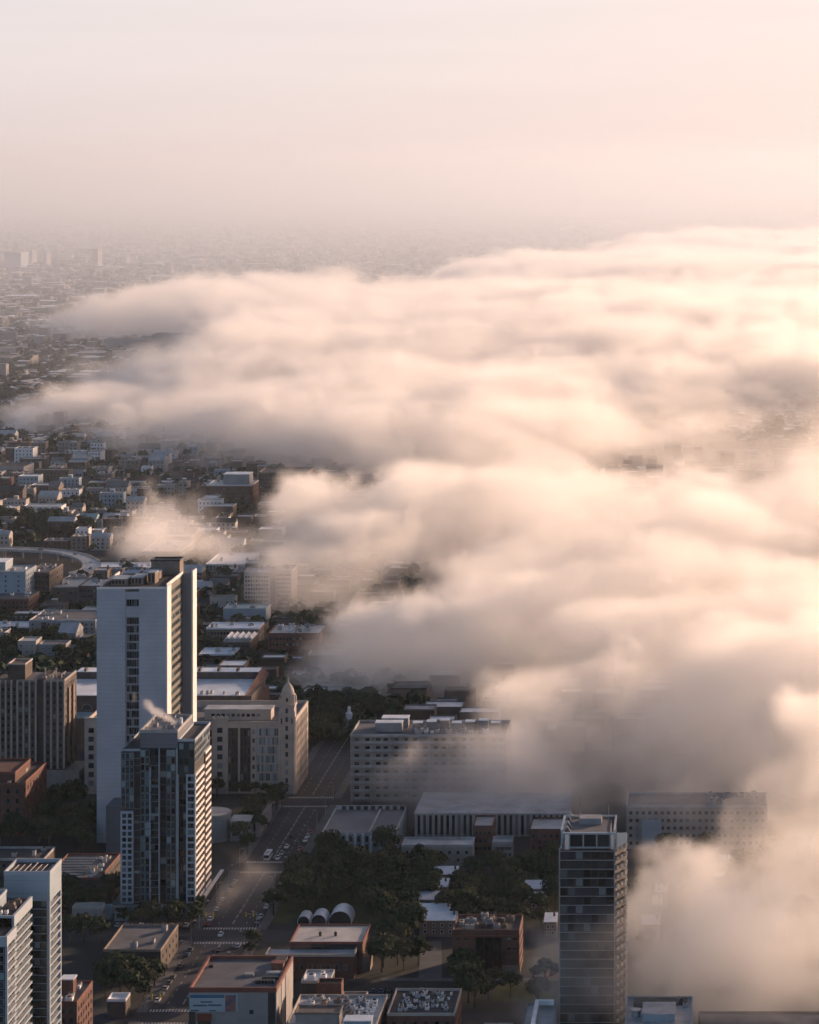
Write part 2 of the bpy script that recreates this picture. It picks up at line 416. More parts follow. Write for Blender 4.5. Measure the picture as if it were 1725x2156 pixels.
# ------------------------------------------------------------------ white slab tower
def slab_tower():
    x0, x1, y0, y1, H = -277.0, -244.6, 1216.0, 1272.0, 116.3
    r = thing('slab_tower', 'tall white concrete slab tower with one dark slit of windows down its blank front', 'tower', ((x0 + x1) / 2, y0, 0))
    foot(x0, x1 + 3, y0, y1)
    s0, s1 = -263.9, -257.6
    w = MB()
    w.box(x0, s0, y0, y0 + 9, 0, H).box(s1, x1 - .6, y0, y0 + 9, 0, H)
    w.box(s0, s1, y0 + 1.6, y0 + 9, 0, H - 1.2)
    w.box(s0, s1, y0 + .5, y0 + 1.6, H - 4.6, H - 1.2).box(s0, s1, y0 + .5, y0 + 1.6, H - 12.9, H - 8.4)
    part('front_wall', w, M['concrete'], r)
    part('fin', MB().box(x1 - .6, x1, y0 - .25, y0 + 9, 0, H + 1.2), M['fin'], r)
    part('fin', MB().box(x1 + 2.1, x1 + 2.8, y1 - 9.5, y1, 0, H + 1.2), M['fin'], r)
    part('rear_wall', MB().box(x0, x1 + 2.1, y1 - 9.5, y1, 0, H - .1), panel_mat('blue_grey_slate_cladding', (.17, .19, .215), 3.9, 3.0, .8), r)
    part('side_wall', MB().box(x0 + 1.5, x1 - 2.2, y0 + 9, y1 - 9.5, 0, H - .4), panel_mat('bronze_spandrel_wall', (.16, .15, .13), 3.9, 1.4, .6), r)
    sp = [((s0 + s1) / 2, y0 + 1.6, H - 6.5, 'f')] + [((s0 + s1) / 2, y0 + 1.6, H - 14.8 - 3.88 * k, 'f') for k in range(26)]
    part('annex', MB().box(-269, -261.5, 1199, 1215.9, 0, 20.8), panel_mat('slate_annex_cladding', (.11, .125, .145), 3.4, 2.4, .8), r)
    windows(r, sp, s1 - s0 - .5, 3.3, M['greyw'], M['glass'], .18, 4)
    windows(r, grid_r(x1 - 2.2, y0 + 10, y1 - 10.5, 4, H - 3, 9, 28), 3.2, 2.2, M['darkw'], M['glassb'], .15, 1)
    for k in range(27): part('slit_ledge', MB().box(s0 + .01, s1 - .01, y0 + .75, y0 + 1.55, H - 13.2 - 3.88 * k, H - 12.75 - 3.88 * k), M['greyw'], r)
    part('roof', MB().box(x0 + .6, x1 - 2.4, y0 + 9.01, y1 - 9.51, H - .39, H - .1).box(x0 + .6, x1 - .7, y0 + .5, y0 + 9, H + .003, H + .1), M['tar'], r)
    part('parapet', MB().box(x0, x0 + .5, y0 + 9, y1 - 9.5, 1, H + 1.1).box(x0, x1 - .6, y0, y0 + .45, H + .003, H + .9).box(x1 - 2.4, x1 - 1.9, y0 + 9, y1 - 9.5, H - .4, H + 1.1), M['fin'], r)
    ph = part('penthouse', MB().box(-261, -247.4, 1259, 1268, H - .1, H + 6.4), M['tan'], r)
    part('penthouse_roof', MB().rim(-261.3, -247.1, 1258.7, 1268.3, H + 6.4, H + 7.2, .5).box(-260.8, -247.6, 1259.2, 1267.8, H + 6.405, H + 6.6), M['darkw'], ph)
    for (a, c, d, e, hh) in ((-273, -265.5, 1228, 1240, 2.6), (-264, -258.5, 1229, 1241, 3.2), (-257, -253.5, 1232, 1240, 5.0), (-271, -264, 1244, 1255, 2.8), (-262.5, -254.5, 1246, 1256, 3.0)):
        bb = MB().box(a, c, d, e, H - .1, H + hh)
        bb.box(a - .1, c + .1, d - .1, e + .1, H + hh + .002, H + hh + .18, 1)
        for k in range(int((c - a) / 1.6)): bb.box(a + .4 + 1.6 * k, a + 1.3 + 1.6 * k, d - .08, d, H + .6, H + hh - .5, 2)
        part('rooftop_unit', bb, [M['tan'], M['bluew'], M['black']], r)
    for k in range(5): part('antenna', MB().bar((-271.5 + 3 * k, 1258, H), (-271.5 + 3 * k, 1258, H + 3 + (k * 1.7) % 2.5), .09), M['metal'], r)
slab_tower()

# ------------------------------------------------------------------ dark glass apartment tower in front of it
def glass_tower():
    x0, x1, y0, y1 = -241.5, -210.3, 1104.0, 1139.0
    r = thing('apartment_tower', 'dark glass apartment tower with white window frames and a steaming roof', 'tower', ((x0 + x1) / 2, y0, 0))
    foot(x0, x1, y0, y1)
    xa, xb = -233.4, -217.9
    part('core', MB().box(x0 + .4, xa, y0 + 1, y1, 3, 66.6).box(xa, xb, y0 + .6, y1 - 1, 3, 68).box(xb, x1 - .6, y0 + .6, y1, 3, 70.6), M['darkw'], r)
    ph = part('penthouse', MB().box(xa, xb, y0 + .3, y1 - 3, 68.01, 74.3), panel_mat('slate_metal_panel', (.15, .165, .19), 2.1, 5.2, .8, .5), r)
    part('penthouse_parapet', MB().rim(xa - .1, xb + .1, y0 + .2, y1 - 2.9, 74.31, 75.6, .35), M['metal'], ph)
    roof_units(r, xa + 1.5, xb - 2, y0 + 6, y1 - 5, 74.3, 9, 5, ('metal', 'tan', 'greyw'), 1.6, (1.0, 3.0))
    part('roof', MB().box(xb + .5, x1 - .9, y0 + 1, y1 - .4, 70.61, 70.75).box(x0 + .6, xa - .1, y0 + 1.2, y1 - .4, 66.61, 66.75), M['tar'], r)
    part('parapet', MB().rim(xb + .12, x1 - .3, y0 + .4, y1 + .1, 70.6, 71.7, .35).rim(x0 + .2, xa - .12, y0 + .8, y1 + .1, 66.6, 67.5, .3), M['frame'], r)
    part('stack', MB().box(-219.4, -218.4, 1116, 1117.5, 74.32, 78.0), M['fin'], r)
    FH = 2.98
    # front bays: recessed glazing, projecting bays, white fins, balconies
    def bay(xl, xr, yy, z0, z1, cols, gm, fm):
        rows = max(1, int(round((z1 - z0) / FH)))
        cw = (xr - xl) / cols
        windows(r, grid_f(xl, xr, yy, z0, z1, cols, rows), round(cw - .12, 2), round((z1 - z0) / rows - .38, 2), fm, gm, .1, 0)
    part('bay', MB().box(-233.2, -229.2, y0 - .9, y0 + .6, 4, 67.9).box(-222.4, -218.4, y0 - .9, y0 + .6, 4, 67.9).box(-241.2, -235.8, y0 - .7, y0 + 1, 42.6, 66.5), M['darkw'], r)
    bay(-233.1, -229.3, y0 - .9, 4.5, 67.6, 2, M['glassb'], M['bluew'])
    bay(-222.3, -218.5, y0 - .9, 4.5, 67.6, 2, M['glassb'], M['greyw'])
    bay(-241.1, -235.9, y0 - .7, 43, 66.3, 3, M['glassb'], M['bluew'])
    bay(-229.1, -225.6, y0 + .6, 4.5, 67.6, 2, M['glass'], M['darkw'])
    bay(-225.2, -222.5, y0 + .6, 4.5, 67.6, 1, M['glass'], M['darkw'])
    bay(-217.4, -211.2, y0 + .6, 57.6, 70.2, 3, M['glassb'], M['darkw'])
    bay(-217.2, -214.2, y0 + .6, 4.5, 56.2, 2, M['glass'], M['darkw'])
    for xf, zz in ((-225.4, 68), (-218.05, 68), (-217.6, 57), (-229.15, 60)):
        part('fin', MB().box(xf - .16, xf + .16, y0 - 1.1, y0 + .55, 3, zz), M['frame'], r)
    q = random.Random(3)
    for k in range(22):
        z = 4.3 + FH * k
        for (a, c) in ((-229.0, -225.7), (-235.7, -233.5)):
            if q.random() < .8 and z < 64:
                bb = MB().box(a, c, y0 - .75, y0 + .58, z - .12, z + .05).box(a, c, y0 - .75, y0 - .68, z + .05, z + 1.0, 1)
                part('balcony', bb, [M['greyw'], M['glassb']], r)
    # white framed grids
    def frame_grid(xl, xr, z0, z1, cols, rows, yy):
        g = MB(); cw, rh = (xr - xl) / cols, (z1 - z0) / rows
        for i in range(cols + 1): g.box(xl + cw * i - .33, xl + cw * i + .33, yy - .5, yy + .4, z0, z1 + .5)
        for j in range(rows + 1):
            for i in range(cols): g.box(xl + cw * i + .33, xl + cw * (i + 1) - .33, yy - .45, yy + .4, z0 + rh * j - .38, z0 + rh * j + .38)
        part('white_frame', g, M['frame'], r)
        windows(r, grid_f(xl, xr, yy, z0, z1, cols, rows), round(cw - .66, 2), round(rh - .76, 2), M['darkw'], M['glass'], .08, 1 if cw > 3 else 0)
    part('white_bay', MB().box(x0, -236.2, y0, y0 + 1, 3.2, 41.8).box(-214.0, x1 - .4, y0, y0 + .6, 3.2, 57.0), M['frame'], r)
    frame_grid(x0 + .33, -236.5, 3.8, 41.2, 2, 15, y0)
    frame_grid(-213.9, x1 - .33, 3.8, 56.6, 1, 19, y0)
    # lit side: slab edges, piers and glazing
    for z0_, z1_, ya, yb in ((3.8, 56.6, y0 + .8, y0 + 19.5), (3.8, 61, y0 + 22.2, y1)):
        rows = int(round((z1_ - z0_) / FH)); rh = (z1_ - z0_) / rows
        for j in range(rows + 1): part('slab_edge', MB().box(x1 - .6, x1 + .05, ya, yb, z0_ + rh * j - .55, z0_ + rh * j + .55), M['fin'], r)
        n = 5 if yb - ya > 17.5 else 4
        for i in range(n + 1):
            yy = ya + (yb - ya - .5) * i / n
            part('pier', MB().box(x1 - .6, x1 - .02, yy, yy + .5, z0_, z1_), M['tan'], r)
        windows(r, grid_r(x1 - .6, ya + .5, yb - .5, z0_, z1_, n, rows), round((yb - ya) / n - .9, 2), round(rh - 1.15, 2), M['darkw'], M['glassb'], .08)
    windows(r, grid_r(x1 - .6, y0 + 1, y1 - 1, 61.2, 70.2, 10, 3), 2.9, 2.4, M['frame'], M['glassb'], .12)
    part('podium', MB().box(x0 - 4, x1 + .6, y0 - 3, y1 + 1, 0, 2.9), M['stone2'], r)
    for k in range(8): part('shopfront', MB().box(-243 + 4 * k, -240 + 4 * k, y0 - 3.12, y0 - 3.01, .3, 2.5), M['glassb'], r)
    part('canopy', MB().box(x1 + .7, x1 + 2.2, y0 - 2, y1 + 18, 3.1, 3.5), M['fin'], r)
glass_tower()

# ------------------------------------------------------------------ pale blue towers at the left edge
def blue_towers():
    r = thing('apartment_tower', 'pale blue twin-winged apartment tower cut by the left edge', 'tower', (-228, 838, 0))
    foot(-262, -214, 838, 900)
    FH = 2.75
    X1 = -216.0
    part('rear_wing', MB().box(-231, X1 - .9, 881, 896, 0, 66.4), M['darkw'], r)
    part('cap', MB().box(-231.2, X1, 880, 896, 66.41, 75.0), panel_mat('pale_blue_cladding', (.30, .38, .43), 4.3, 7.5, .82, .55), r)
    part('parapet', MB().rim(-231.3, X1 + .1, 879.9, 896.1, 75.01, 76.3, .45), M['frame'], r)
    part('roof', MB().box(-230.8, X1 - .4, 880.4, 895.6, 75.012, 75.1), M['tar'], r)
    rs = random.Random(4)
    for k in range(7):
        part('roof_strut', MB().bar((-229.5 + 1.9 * k, 882 + rs.uniform(0, 3), 75.1), (-228.6 + 1.9 * k, 889 + rs.uniform(0, 4), 76.0), .14), M['metal'], r)
    part('corner_pier', MB().box(X1 - 1.0, X1, 880, 881, 0, 66.4), M['frame'], r)
    part('corner_pier', MB().box(X1 - 1.0, X1, 895, 896, 0, 66.4), M['frame'], r)
    for k in range(25): part('slab_edge', MB().box(X1 - .9, X1 - .02, 881.01, 894.99, FH * k + .2, FH * k + .75), M['frame'], r)
    windows(r, grid_r(X1 - .9, 881, 895, .75, .75 + FH * 24, 4, 24), 2.9, 1.9, M['bluew'], M['glassb'], .12)
    windows(r, grid_f(-226, X1 - 1, 881, .75, .75 + FH * 24, 4, 24), 1.95, 2.35, M['darkw'], M['glassb'], .1)
    for k in range(24): part('spandrel', MB().box(-226, X1 - 1.01, 880.7, 881, FH * k + .2, FH * k + .42), M['bluew'], r)
    # front wing in two tiers
    XA, XB = -220.0, -219.2
    part('front_wing', MB().box(-262, XA - .8, 850, 873, 0, 69.2).box(-262, XB - .8, 839, 850, 0, 66.0), M['darkw'], r)
    part('cornice', MB().box(XA - .8, XA, 850.6, 873, 66.4, 70.0).box(-262, XA, 850, 850.6, 66.4, 70.0), M['frame'], r)
    part('cornice', MB().box(XB - .8, XB, 838.6, 849.9, 63.6, 66.8).box(-262, XB, 838, 838.6, 63.6, 66.8), M['frame'], r)
    part('roof', MB().box(-262, XA - .85, 851, 872.8, 69.21, 69.35).box(-262, XB - .85, 839, 849.9, 66.01, 66.1), M['tar'], r)
    p = part('penthouse', MB().box(-250, -227, 857, 867, 69.36, 73.0), M['bluew'], r)
    part('penthouse_roof', MB().rim(-250.2, -226.8, 856.8, 867.2, 73.01, 73.9, .4), M['frame'], p)
    roof_units(r, -234, -221.5, 852, 857, 69.35, 4, 8, ('membrane', 'metal'), 1.4, (1, 2.4))
    roof_units(r, -226, -221, 858, 871, 69.35, 5, 9, ('metal', 'tan'), 1.4, (1, 2.4))
    for (X, ya, yb, top, nb) in ((XA, 850.6, 873, 66.4, 6), (XB, 838.6, 849.9, 63.6, 3)):
        rows = int(top / FH)
        for k in range(rows): part('slab_edge', MB().box(X - .8, X - .02, ya + .61, yb, top - FH * (k + 1) - .1, top - FH * (k + 1) + .55), M['frame'], r)
        part('corner_pier', MB().box(X - .8, X, ya, ya + .6, 0, top - .01), M['frame'], r)
        windows(r, grid_r(X - .8, ya + .7, yb, top - FH * rows + .55, top + .55, nb, rows), round((yb - ya - .7) / nb - .5, 2), 1.9, M['bluew'], M['glassb'], .12)
    windows(r, grid_f(-235, XB - 1, 839, 63.6 - FH * 22, 63.6, 6, 22), 2.0, 2.2, M['bluew'], M['glassb'], .12)
blue_towers()

# ------------------------------------------------------------------ brown setback tower on the left
def deco_tower():
    x1, y0, y1, H = -315.0, 1313.0, 1338.0, 55.0
    x0 = -352.0
    r = thing('deco_tower', 'brown brick setback tower ribbed with pale stone piers', 'tower', (-332, y0, 0))
    foot(x0, x1, y0, y1)
    w = MB()
    w.box(x0, -338.5, y0 + 1.2, y1, 0, H - 1).box(-338.5, -329, y0, y1, 0, H).box(-329, -325, y0 + 1.6, y1, 0, H + 1).box(-325, x1, y0, y1, 0, H)
    part('wall', w, M['brown'], r)
    part('penthouse', MB().box(-344.5, -336, 1319, 1333, H + .01, H + 7.2), M['brown'], r)
    part('penthouse_parapet', MB().rim(-344.7, -335.8, 1318.8, 1333.2, H + 7.21, H + 8.0, .4), M['stone'], r)
    part('roof', MB().box(-335.5, x1 - .5, y0 + 2, y1 - .5, H + .012, H + .1), M['gravel'], r)
    part('parapet', MB().box(-325, x1 - .5, y0 + .01, y0 + .5, H + .005, H + 1).box(x1 - .5, x1 + .02, y0 + .01, y1, H + .005, H + 1.2).box(-338.5, -329, y0 + .01, y0 + .5, H + .005, H + 1), M['stone2'], r)
    for xp in (-350, -347.2, -344.4, -341.6, -338.3, -335.3, -332.3, -329.2, -324.8, -321.6, -318.4, -315.25):
        rec = 1.2 if xp < -338.4 else 0
        p = MB().box(xp - .4, xp + .4, y0 + rec - .45, y0 + rec - .01, 12, H - .5).box(xp - .5, xp + .5, y0 + rec - .55, y0 + rec - .01, H - .5, H + .7)
        part('pier', p, M['stone'], r)
    sp = []
    for xm in (-336.8, -333.8, -330.8, -323.2, -320, -316.9): sp += [(xm, y0, H - 3 - 3.55 * k, 'f') for k in range(13)]
    for xm in (-348.6, -345.8, -343, -340.1): sp += [(xm, y0 + 1.2, H - 4 - 3.55 * k, 'f') for k in range(13)]
    windows(r, sp, 1.5, 2.2, M['tan'], M['glass'], .12)
    windows(r, grid_r(x1, y0 + 1, y1 - 1, 6, H - 1, 6, 13), 2.0, 2.0, M['tan'], M['glass'], .15)
    part('oriel', MB().box(x1 + .01, x1 + .9, y0 + 6, y0 + 9, 14, H - 4).box(x1 + .01, x1 + .9, y0 + 15, y0 + 18, 14, H - 4), M['tan'], r)
    part('base', MB().box(x1 + .02, x1 + 7.5, y0 - .6, y0 + 22, 0, 11.0).box(-352, x1 + 7.5, y0 - 2.4, y0 - .61, 0, 11.5), M['stone2'], r)
    for xp in (x1 + 1, x1 + 4, x1 + 6.8): part('pier', MB().box(xp - .3, xp + .3, y0 - 2.8, y0 - 2.41, 0, 12.2), M['stone2'], r)
    roof_units(r, -329, x1 - 1.5, y0 + 3, y1 - 2, H + .1, 6, 12, ('tan', 'metal', 'stone2'), 1.8, (1.2, 2.6))
    for xx in (-327.5, -322): part('flue', MB().lathe(xx, y0 + 12, [(.35, H + .1), (.35, H + 4.2), (.5, H + 4.2), (.5, H + 4.6)], 8), M['metal'], r)
    part('flue', MB().bar((-321, y0 + 9, H + .1), (-318, y0 + 15, H + 2.4), .3), M['metal'], r)
deco_tower()

r = building('brick_block', 'low red brick block with orange lit parapet in front of the brown setback tower', -345, -314, 1229, 1273, 23.5, 'brick', 'tar', 'copper', 7, 5, 8, 1.6, 2.2, quota=60, units=5, seed=21)
part('upper_storey', MB().box(-345, -319, 1234, 1262, 23.6, 27.5), M['brick'], r)
part('upper_parapet', MB().rim(-345.1, -318.9, 1233.9, 1262.1, 27.51, 28.5, .4), M['copper'], r)

# ------------------------------------------------------------------ cream catalogue house with the domed corner tower
def domed_building():
    x0, x1, y0, y1, H = -304.6, -200.4, 1311.0, 1353.0, 36.2
    r = thing('domed_building', 'cream terracotta office block with a domed corner tower and dark window bays', 'building', ((x0 + x1) / 2, y0, 0))
    foot(x0, x1, y0, y1)
    part('wall', MB().box(x0, x1 - 8.6, y0 + .8, y1, 0, H - 2).box(x1 - 8.6, x1, y0 + .8, y1, 0, H), M['stone'], r)
    part('roof', MB().box(x0 + .8, x1 - 9, y0 + 2, y1 - 1, H - 1.99, H - 1.8).box(x1 - 8.2, x1 - .6, y0 + 2, y1 - .6, H + .01, H + .1), M['gravel'], r)
    par = MB().box(x0, x1 - 8.6, y0 + .8, y0 + 1.4, H - 1.99, H - .6).box(x1 - .55, x1 + .05, y0 + 1.0, y1, H + .01, H + 1.5).box(x0, x0 + .6, y0 + 1.4, y1, H - 1.99, H).box(x0 + .6, x1 - .55, y1 - .6, y1, H - 1.99, H + 1.6)
    part('parapet', par, M['stone'], r)
    pent = part('penthouse', MB().box(-247, -214, y0 + 9, y0 + 19, H - 1.79, H + 3.4), M['stone'], r)
    windows(r, grid_f(-244, -219, y0 + 9, H - 1.2, H + 3, 10, 1), 1.9, 1.7, M['greyw'], M['glass'], .12)
    part('penthouse_roof', MB().box(-247.3, -213.7, y0 + 8.7, y0 + 19.3, H + 3.41, H + 3.9), M['palerf'], pent)
    def pier(a, c, top, proj=.0):
        part('pier', MB().box(a, c, y0 - proj, y0 + .79, 0, top).box(a - .25, c + .25, y0 - proj - .25, y0 + .79, top + .003, top + .6), M['stone'], r)
    k = 4.264
    px = lambda u: (u - U0) / k
    pier(px(178), px(205), H + .8); pier(px(447.6), px(479), H + .5); pier(px(528), px(540), H - 1)
    part('pier', MB().box(px(501), px(504.5), y0 + .3, y0 + .79, 2, H - 3), M['stone'], r)
    sp = [(px(463), y0, H - 4.8 - 4.35 * j, 'f') for j in range(7)] + [(px(192), y0, H - 4.8 - 4.35 * j, 'f') for j in range(7)]
    windows(r, sp, 2.9, 2.8, M['stone2'], M['glass'], .18)
    windows(r, [(px(534), y0, H - 5.5 - 4.35 * j, 'f') for j in range(7)], 1.3, 2.2, M['stone2'], M['glass'], .1)
    for (a, c, n) in ((479.5, 500.5, 3), (505, 527.5, 3), (412, 447, 4), (206, 264, 6)):
        cw = (px(c) - px(a)) / n
        windows(r, grid_f(px(a), px(c), y0 + .8, 1.5, H - 4.2, n, 7), round(cw * .62, 2), 3.2, M['brown'], M['glass'], .14)
    part('dark_bay', MB().box(px(480), px(500.5), y0 + .775, y0 + .79, 1, H - 3.8).box(px(505), px(527.5), y0 + .775, y0 + .79, 1, H - 3.8), M['darkw'], r)
    windows(r, grid_f(px(541), px(586), y0 + .8, 1.5, H - 3.6, 10, 7), .98, 3.7, M['greyw'], M['glassg'], .08)
    part('mullion', MB().box(px(557.5), px(558.8), y0 + .45, y0 + .69, 1, H - 3.6), M['stone'], r)
    for j in range(4): part('finial', MB().box(px(447.6) + 2.2 * j + (0 if j < 2 else 60 * 0), px(447.6) + 2.2 * j + .7, y0 - .2, y0 + .4, H + 1.11, H + 2.2), M['stone'], r)
    windows(r, grid_r(x1, y0 + 2, y1 - 1, 1.5, H - 3, 9, 7), 2.4, 2.6, M['stone2'], M['glass'], .15)
    for i in range(9): part('pilaster', MB().box(x1 + .01, x1 + .35, y0 + 1.3 + 4.33 * i, y0 + 2.3 + 4.33 * i, 0, H - .5), M['stone'], r)
    # corner tower
    tx0, tx1 = px(589), px(620); cx = (tx0 + tx1) / 2; cyy = y0 + 3.0
    t = part('corner_tower', MB().box(tx0, tx1, y0 - .9, y0 + 6.4, 0, 43.2), M['stone'], r)
    part('cornice', MB().box(tx0 - .4, tx1 + .4, y0 - 1.3, y0 + 6.8, 43.21, 44.4), M['stone'], t)
    part('buttress', MB().box(tx0 - .5, tx0 + .7, y0 - 1.5, y0 - .91, 0, 41).box(tx1 - .7, tx1 + .5, y0 - 1.5, y0 - .91, 0, 41), M['stone'], t)
    part('belfry', MB().lathe(cx, cyy, [(3.3, 44.41), (3.3, 48.2), (3.8, 48.2), (3.8, 48.9)], 8, 0, math.pi / 8), M['stone'], t)
    part('dome', MB().lathe(cx, cyy, [(3.2, 48.91), (3.15, 50), (2.8, 51.3), (2.2, 52.5), (1.4, 53.6), (.7, 54.4), (.45, 55.2), (.45, 56.3), (.15, 57.4), (.06, 58.6)], 16), M['stone'], t)
    for a in range(4): part('pinnacle', MB().lathe(cx + (3.4 if a & 1 else -3.4), cyy + (3.4 if a & 2 else -3.4), [(.5, 44.41), (.5, 46.6), (.1, 48.4)], 6), M['stone'], t)
    windows(r, [(cx, y0 - .9, 41.2 - 4.3 * j, 'f') for j in range(10)], 1.5, 2.6, M['stone2'], M['glass'], .14)
    windows(r, [(cx - 2.6, y0 - .9, 36.2, 'f'), (cx + 2.6, y0 - .9, 36.2, 'f')], .8, 3.0, M['stone2'], M['glass'], .1)
    windows(r, [(cx, cyy - 3.06, 46.4, 'f')], 1.2, 2.0, M['stone2'], M['glass'], .1)
domed_building()

# ------------------------------------------------------------------ long hall with the white roof
def hall():
    x0, x1, y0, y1 = -345.0, -240.6, 1420.0, 1466.0
    r = thing('market_hall', 'long brick hall with a broad white roof and arched end windows behind the domed block', 'hall', (-300, y0, 0))
    foot(x0, x1, y0, y1 + 14)
    part('wall', MB().box(x0, x1, y0, y1, 0, 26.6), M['brown'], r)
    part('roof', MB().box(x0 + .5, x1 - 4.0, y0 + .6, y1 - .2, 26.61, 26.9), M['membrane'], r)
    e = MB()
    e.add([(x1 - 3.9, y0, 26.61), (x1 + .02, y0, 22.0), (x1 + .02, y1 + 12, 28), (x1 - 3.9, y1 + 12, 31.0)], [(0, 1, 2, 3)])
    e.box(x1 - .3, x1 + .03, y0, y1 + 12, 0, 22)
    part('end_wall', e, M['brick'], r)
    part('monitor', MB().box(x0, x1 - 4, y1, y1 + 12, 0, 30.6), M['brown'], r)
    part('monitor_roof', MB().box(x0, x1 - 4, y1 + .3, y1 + 12, 30.61, 30.9), M['membrane'], r)
    for k in range(9): part('vent', MB().box(x0 + 4 + 10.5 * k, x0 + 5.2 + 10.5 * k, y1 + .5, y1 + 6, 30.91, 32.4), M['brown'], r)
    for k in range(10):
        a = MB(); cx = x0 + 8 + 8.3 * k
        pts = [(math.cos(math.pi * i / 10), math.sin(math.pi * i / 10)) for i in range(11)]
        for (ca, sa), (cb, sb) in zip(pts, pts[1:]):
            a.add([(cx + R_ * c, y0 - .3, 19.5 + R_ * s) for R_, c, s in ((3.2, ca, sa), (3.2, cb, sb), (2.5, cb, sb), (2.5, ca, sa))], [(3, 2, 1, 0)], 0)
        a.add([(cx + 2.5 * c, y0 - .1, 19.5 + 2.5 * s) for c, s in pts], [tuple(range(10, -1, -1))], 1)
        part('arch_window', a, [M['tan'], M['glass']], r)
    part('lower_roof', MB().box(x0, x1 - 12, y0 - 12, y0 - .31, 17, 18.2), M['teal'], r)
    part('lower_wall', MB().box(x0, x1 - 12, y0 - 12, y0 - .31, 0, 16.99), M['brown'], r)
    roof_units(r, -275, x1 - 6, y0 + 1.5, y0 + 8, 26.9, 5, 31, ('metal', 'greyw'), 1.5, (1, 3))
hall()

# ------------------------------------------------------------------ billboard block beside the avenue
def billboard_block():
    x0, x1, y0, y1, H = -179.6, -148.8, 930.0, 968.0, 22.0
    r = thing('billboard_block', 'pale concrete block with a rusty red roof edge and a billboard on its front', 'building', ((x0 + x1) / 2, y0, 0))
    foot(x0, x1, y0, y1)
    part('wall', MB().box(x0 + .05, x1 - .05, y0 + .05, y1 - .05, 0, H - 1.5), mat('grey_painted_block', (.30, .30, .30), .85, .22, .12), r)
    part('coping', MB().rim(x0, x1, y0, y1, H - 1.49, H + .25, .75), M['copper'], r)
    part('roof', MB().box(x0 + .76, x1 - .76, y0 + .76, y1 - .76, H - 1.49, H - .9), mat('slate_grey_roofing', (.105, .11, .122), .75, .3, .12), r)
    part('corner_strip', MB().box(x1 - 3.0, x1 - .5, y0 - .12, y0 + .04, 0, H - 1.5), M['darkw'], r)
    part('corner_pier', MB().box(x0 + .06, x0 + 2.4, y0 - .1, y0 + .04, 0, H - 8.2), M['darkw'], r)
    bb = part('billboard', MB().box(x0 + .4, x0 + 17.2, y0 - .5, y0 + .04, H - 8.1, H - 2.0), mat('pale_blue_poster', (.36, .48, .54), .7, .06), r)
    part('poster_band', MB().box(x0 + .5, x0 + 12.6, y0 - .54, y0 - .505, H - 3.3, H - 2.1), mat('deep_blue_poster', (.06, .17, .27), .7, .06), bb)
    part('poster_text', MB().box(x0 + 4.2, x0 + 8.4, y0 - .54, y0 - .505, H - 4.9, H - 4.4).box(x0 + 1.6, x0 + 6.6, y0 - .54, y0 - .505, H - 6.2, H - 5.6).box(x0 + 6.9, x0 + 11.6, y0 - .54, y0 - .505, H - 6.1, H - 5.5)
         .box(x0 + .8, x0 + 3.6, y0 - .54, y0 - .505, H - 7.9, H - 7.4).box(x0 + 7.2, x0 + 9.8, y0 - .54, y0 - .505, H - 7.9, H - 7.5), mat('poster_ink', (.08, .13, .17), .7, .1), bb)
    im = MB().box(x0 + 12.9, x0 + 16.6, y0 - .54, y0 - .505, H - 8.0, H - 2.2)
    part('poster_picture', im, mat('poster_picture_colours', (.36, .16, .10), .7, .1, .45, col2=(.05, .10, .17)), bb)
    windows(r, [(-157.6, y0 + .05, H - 8.3, 'f')], 1.7, 1.7, M['greyw'], M['glass'], .15)
    aw = part('awning', MB().box(x0 + 3.0, x0 + 8.0, y0 - .8, y0 + .04, H - 11.2, H - 8.9), mat('dark_red_awning', (.16, .045, .035), .8, .2), r)
    part('entrance', MB().box(x0 + 3.2, x0 + 7.8, y0 - .15, y0 + .04, H - 14.5, H - 11.21), M['darkw'], r)
    z = H - .9
    part('skylight', MB().box(-163, -159.6, 946, 949, z, z + .6).box(-162.9, -159.7, 946.1, 948.9, z + .6, z + .9), M['greyw'], r)
    for k in range(6): part('rooftop_unit', MB().box(-157.6 + 1.15 * k, -156.8 + 1.15 * k, 938, 940.4, z, z + .9).box(-157.5 + 1.15 * k, -156.9 + 1.15 * k, 938.4, 940, z + .91, z + 1.1), M['darkw'], r)
    part('rooftop_unit', MB().box(-156, -150.3, 942.5, 944.4, z, z + 1.0), M['darkw'], r)
    part('rooftop_shed', MB().box(-154.5, -150.3, 954, 957.5, z, z + 2.2).box(-154.7, -150.1, 953.8, 957.7, z + 2.203, z + 2.5), M['copper'], r)
    part('rooftop_shed', MB().box(-154.2, -150.3, 960, 965, z, z + 1.8), M['tar'], r)
    part('ramp', MB().box(-155.6, -150.3, 948.5, 951.0, z, z + .8), M['palerf'], r)
    part('hatch', MB().box(-177.6, -176, 957, 959, z, z + .7), M['black'], r)
    for i, (ya, yb) in enumerate(((940, 947), (950, 957))): part('side_pier', MB().box(x1 - .04, x1 + .15, ya, ya + .6, 0, H - 1.6), M['greyw'], r)
billboard_block()

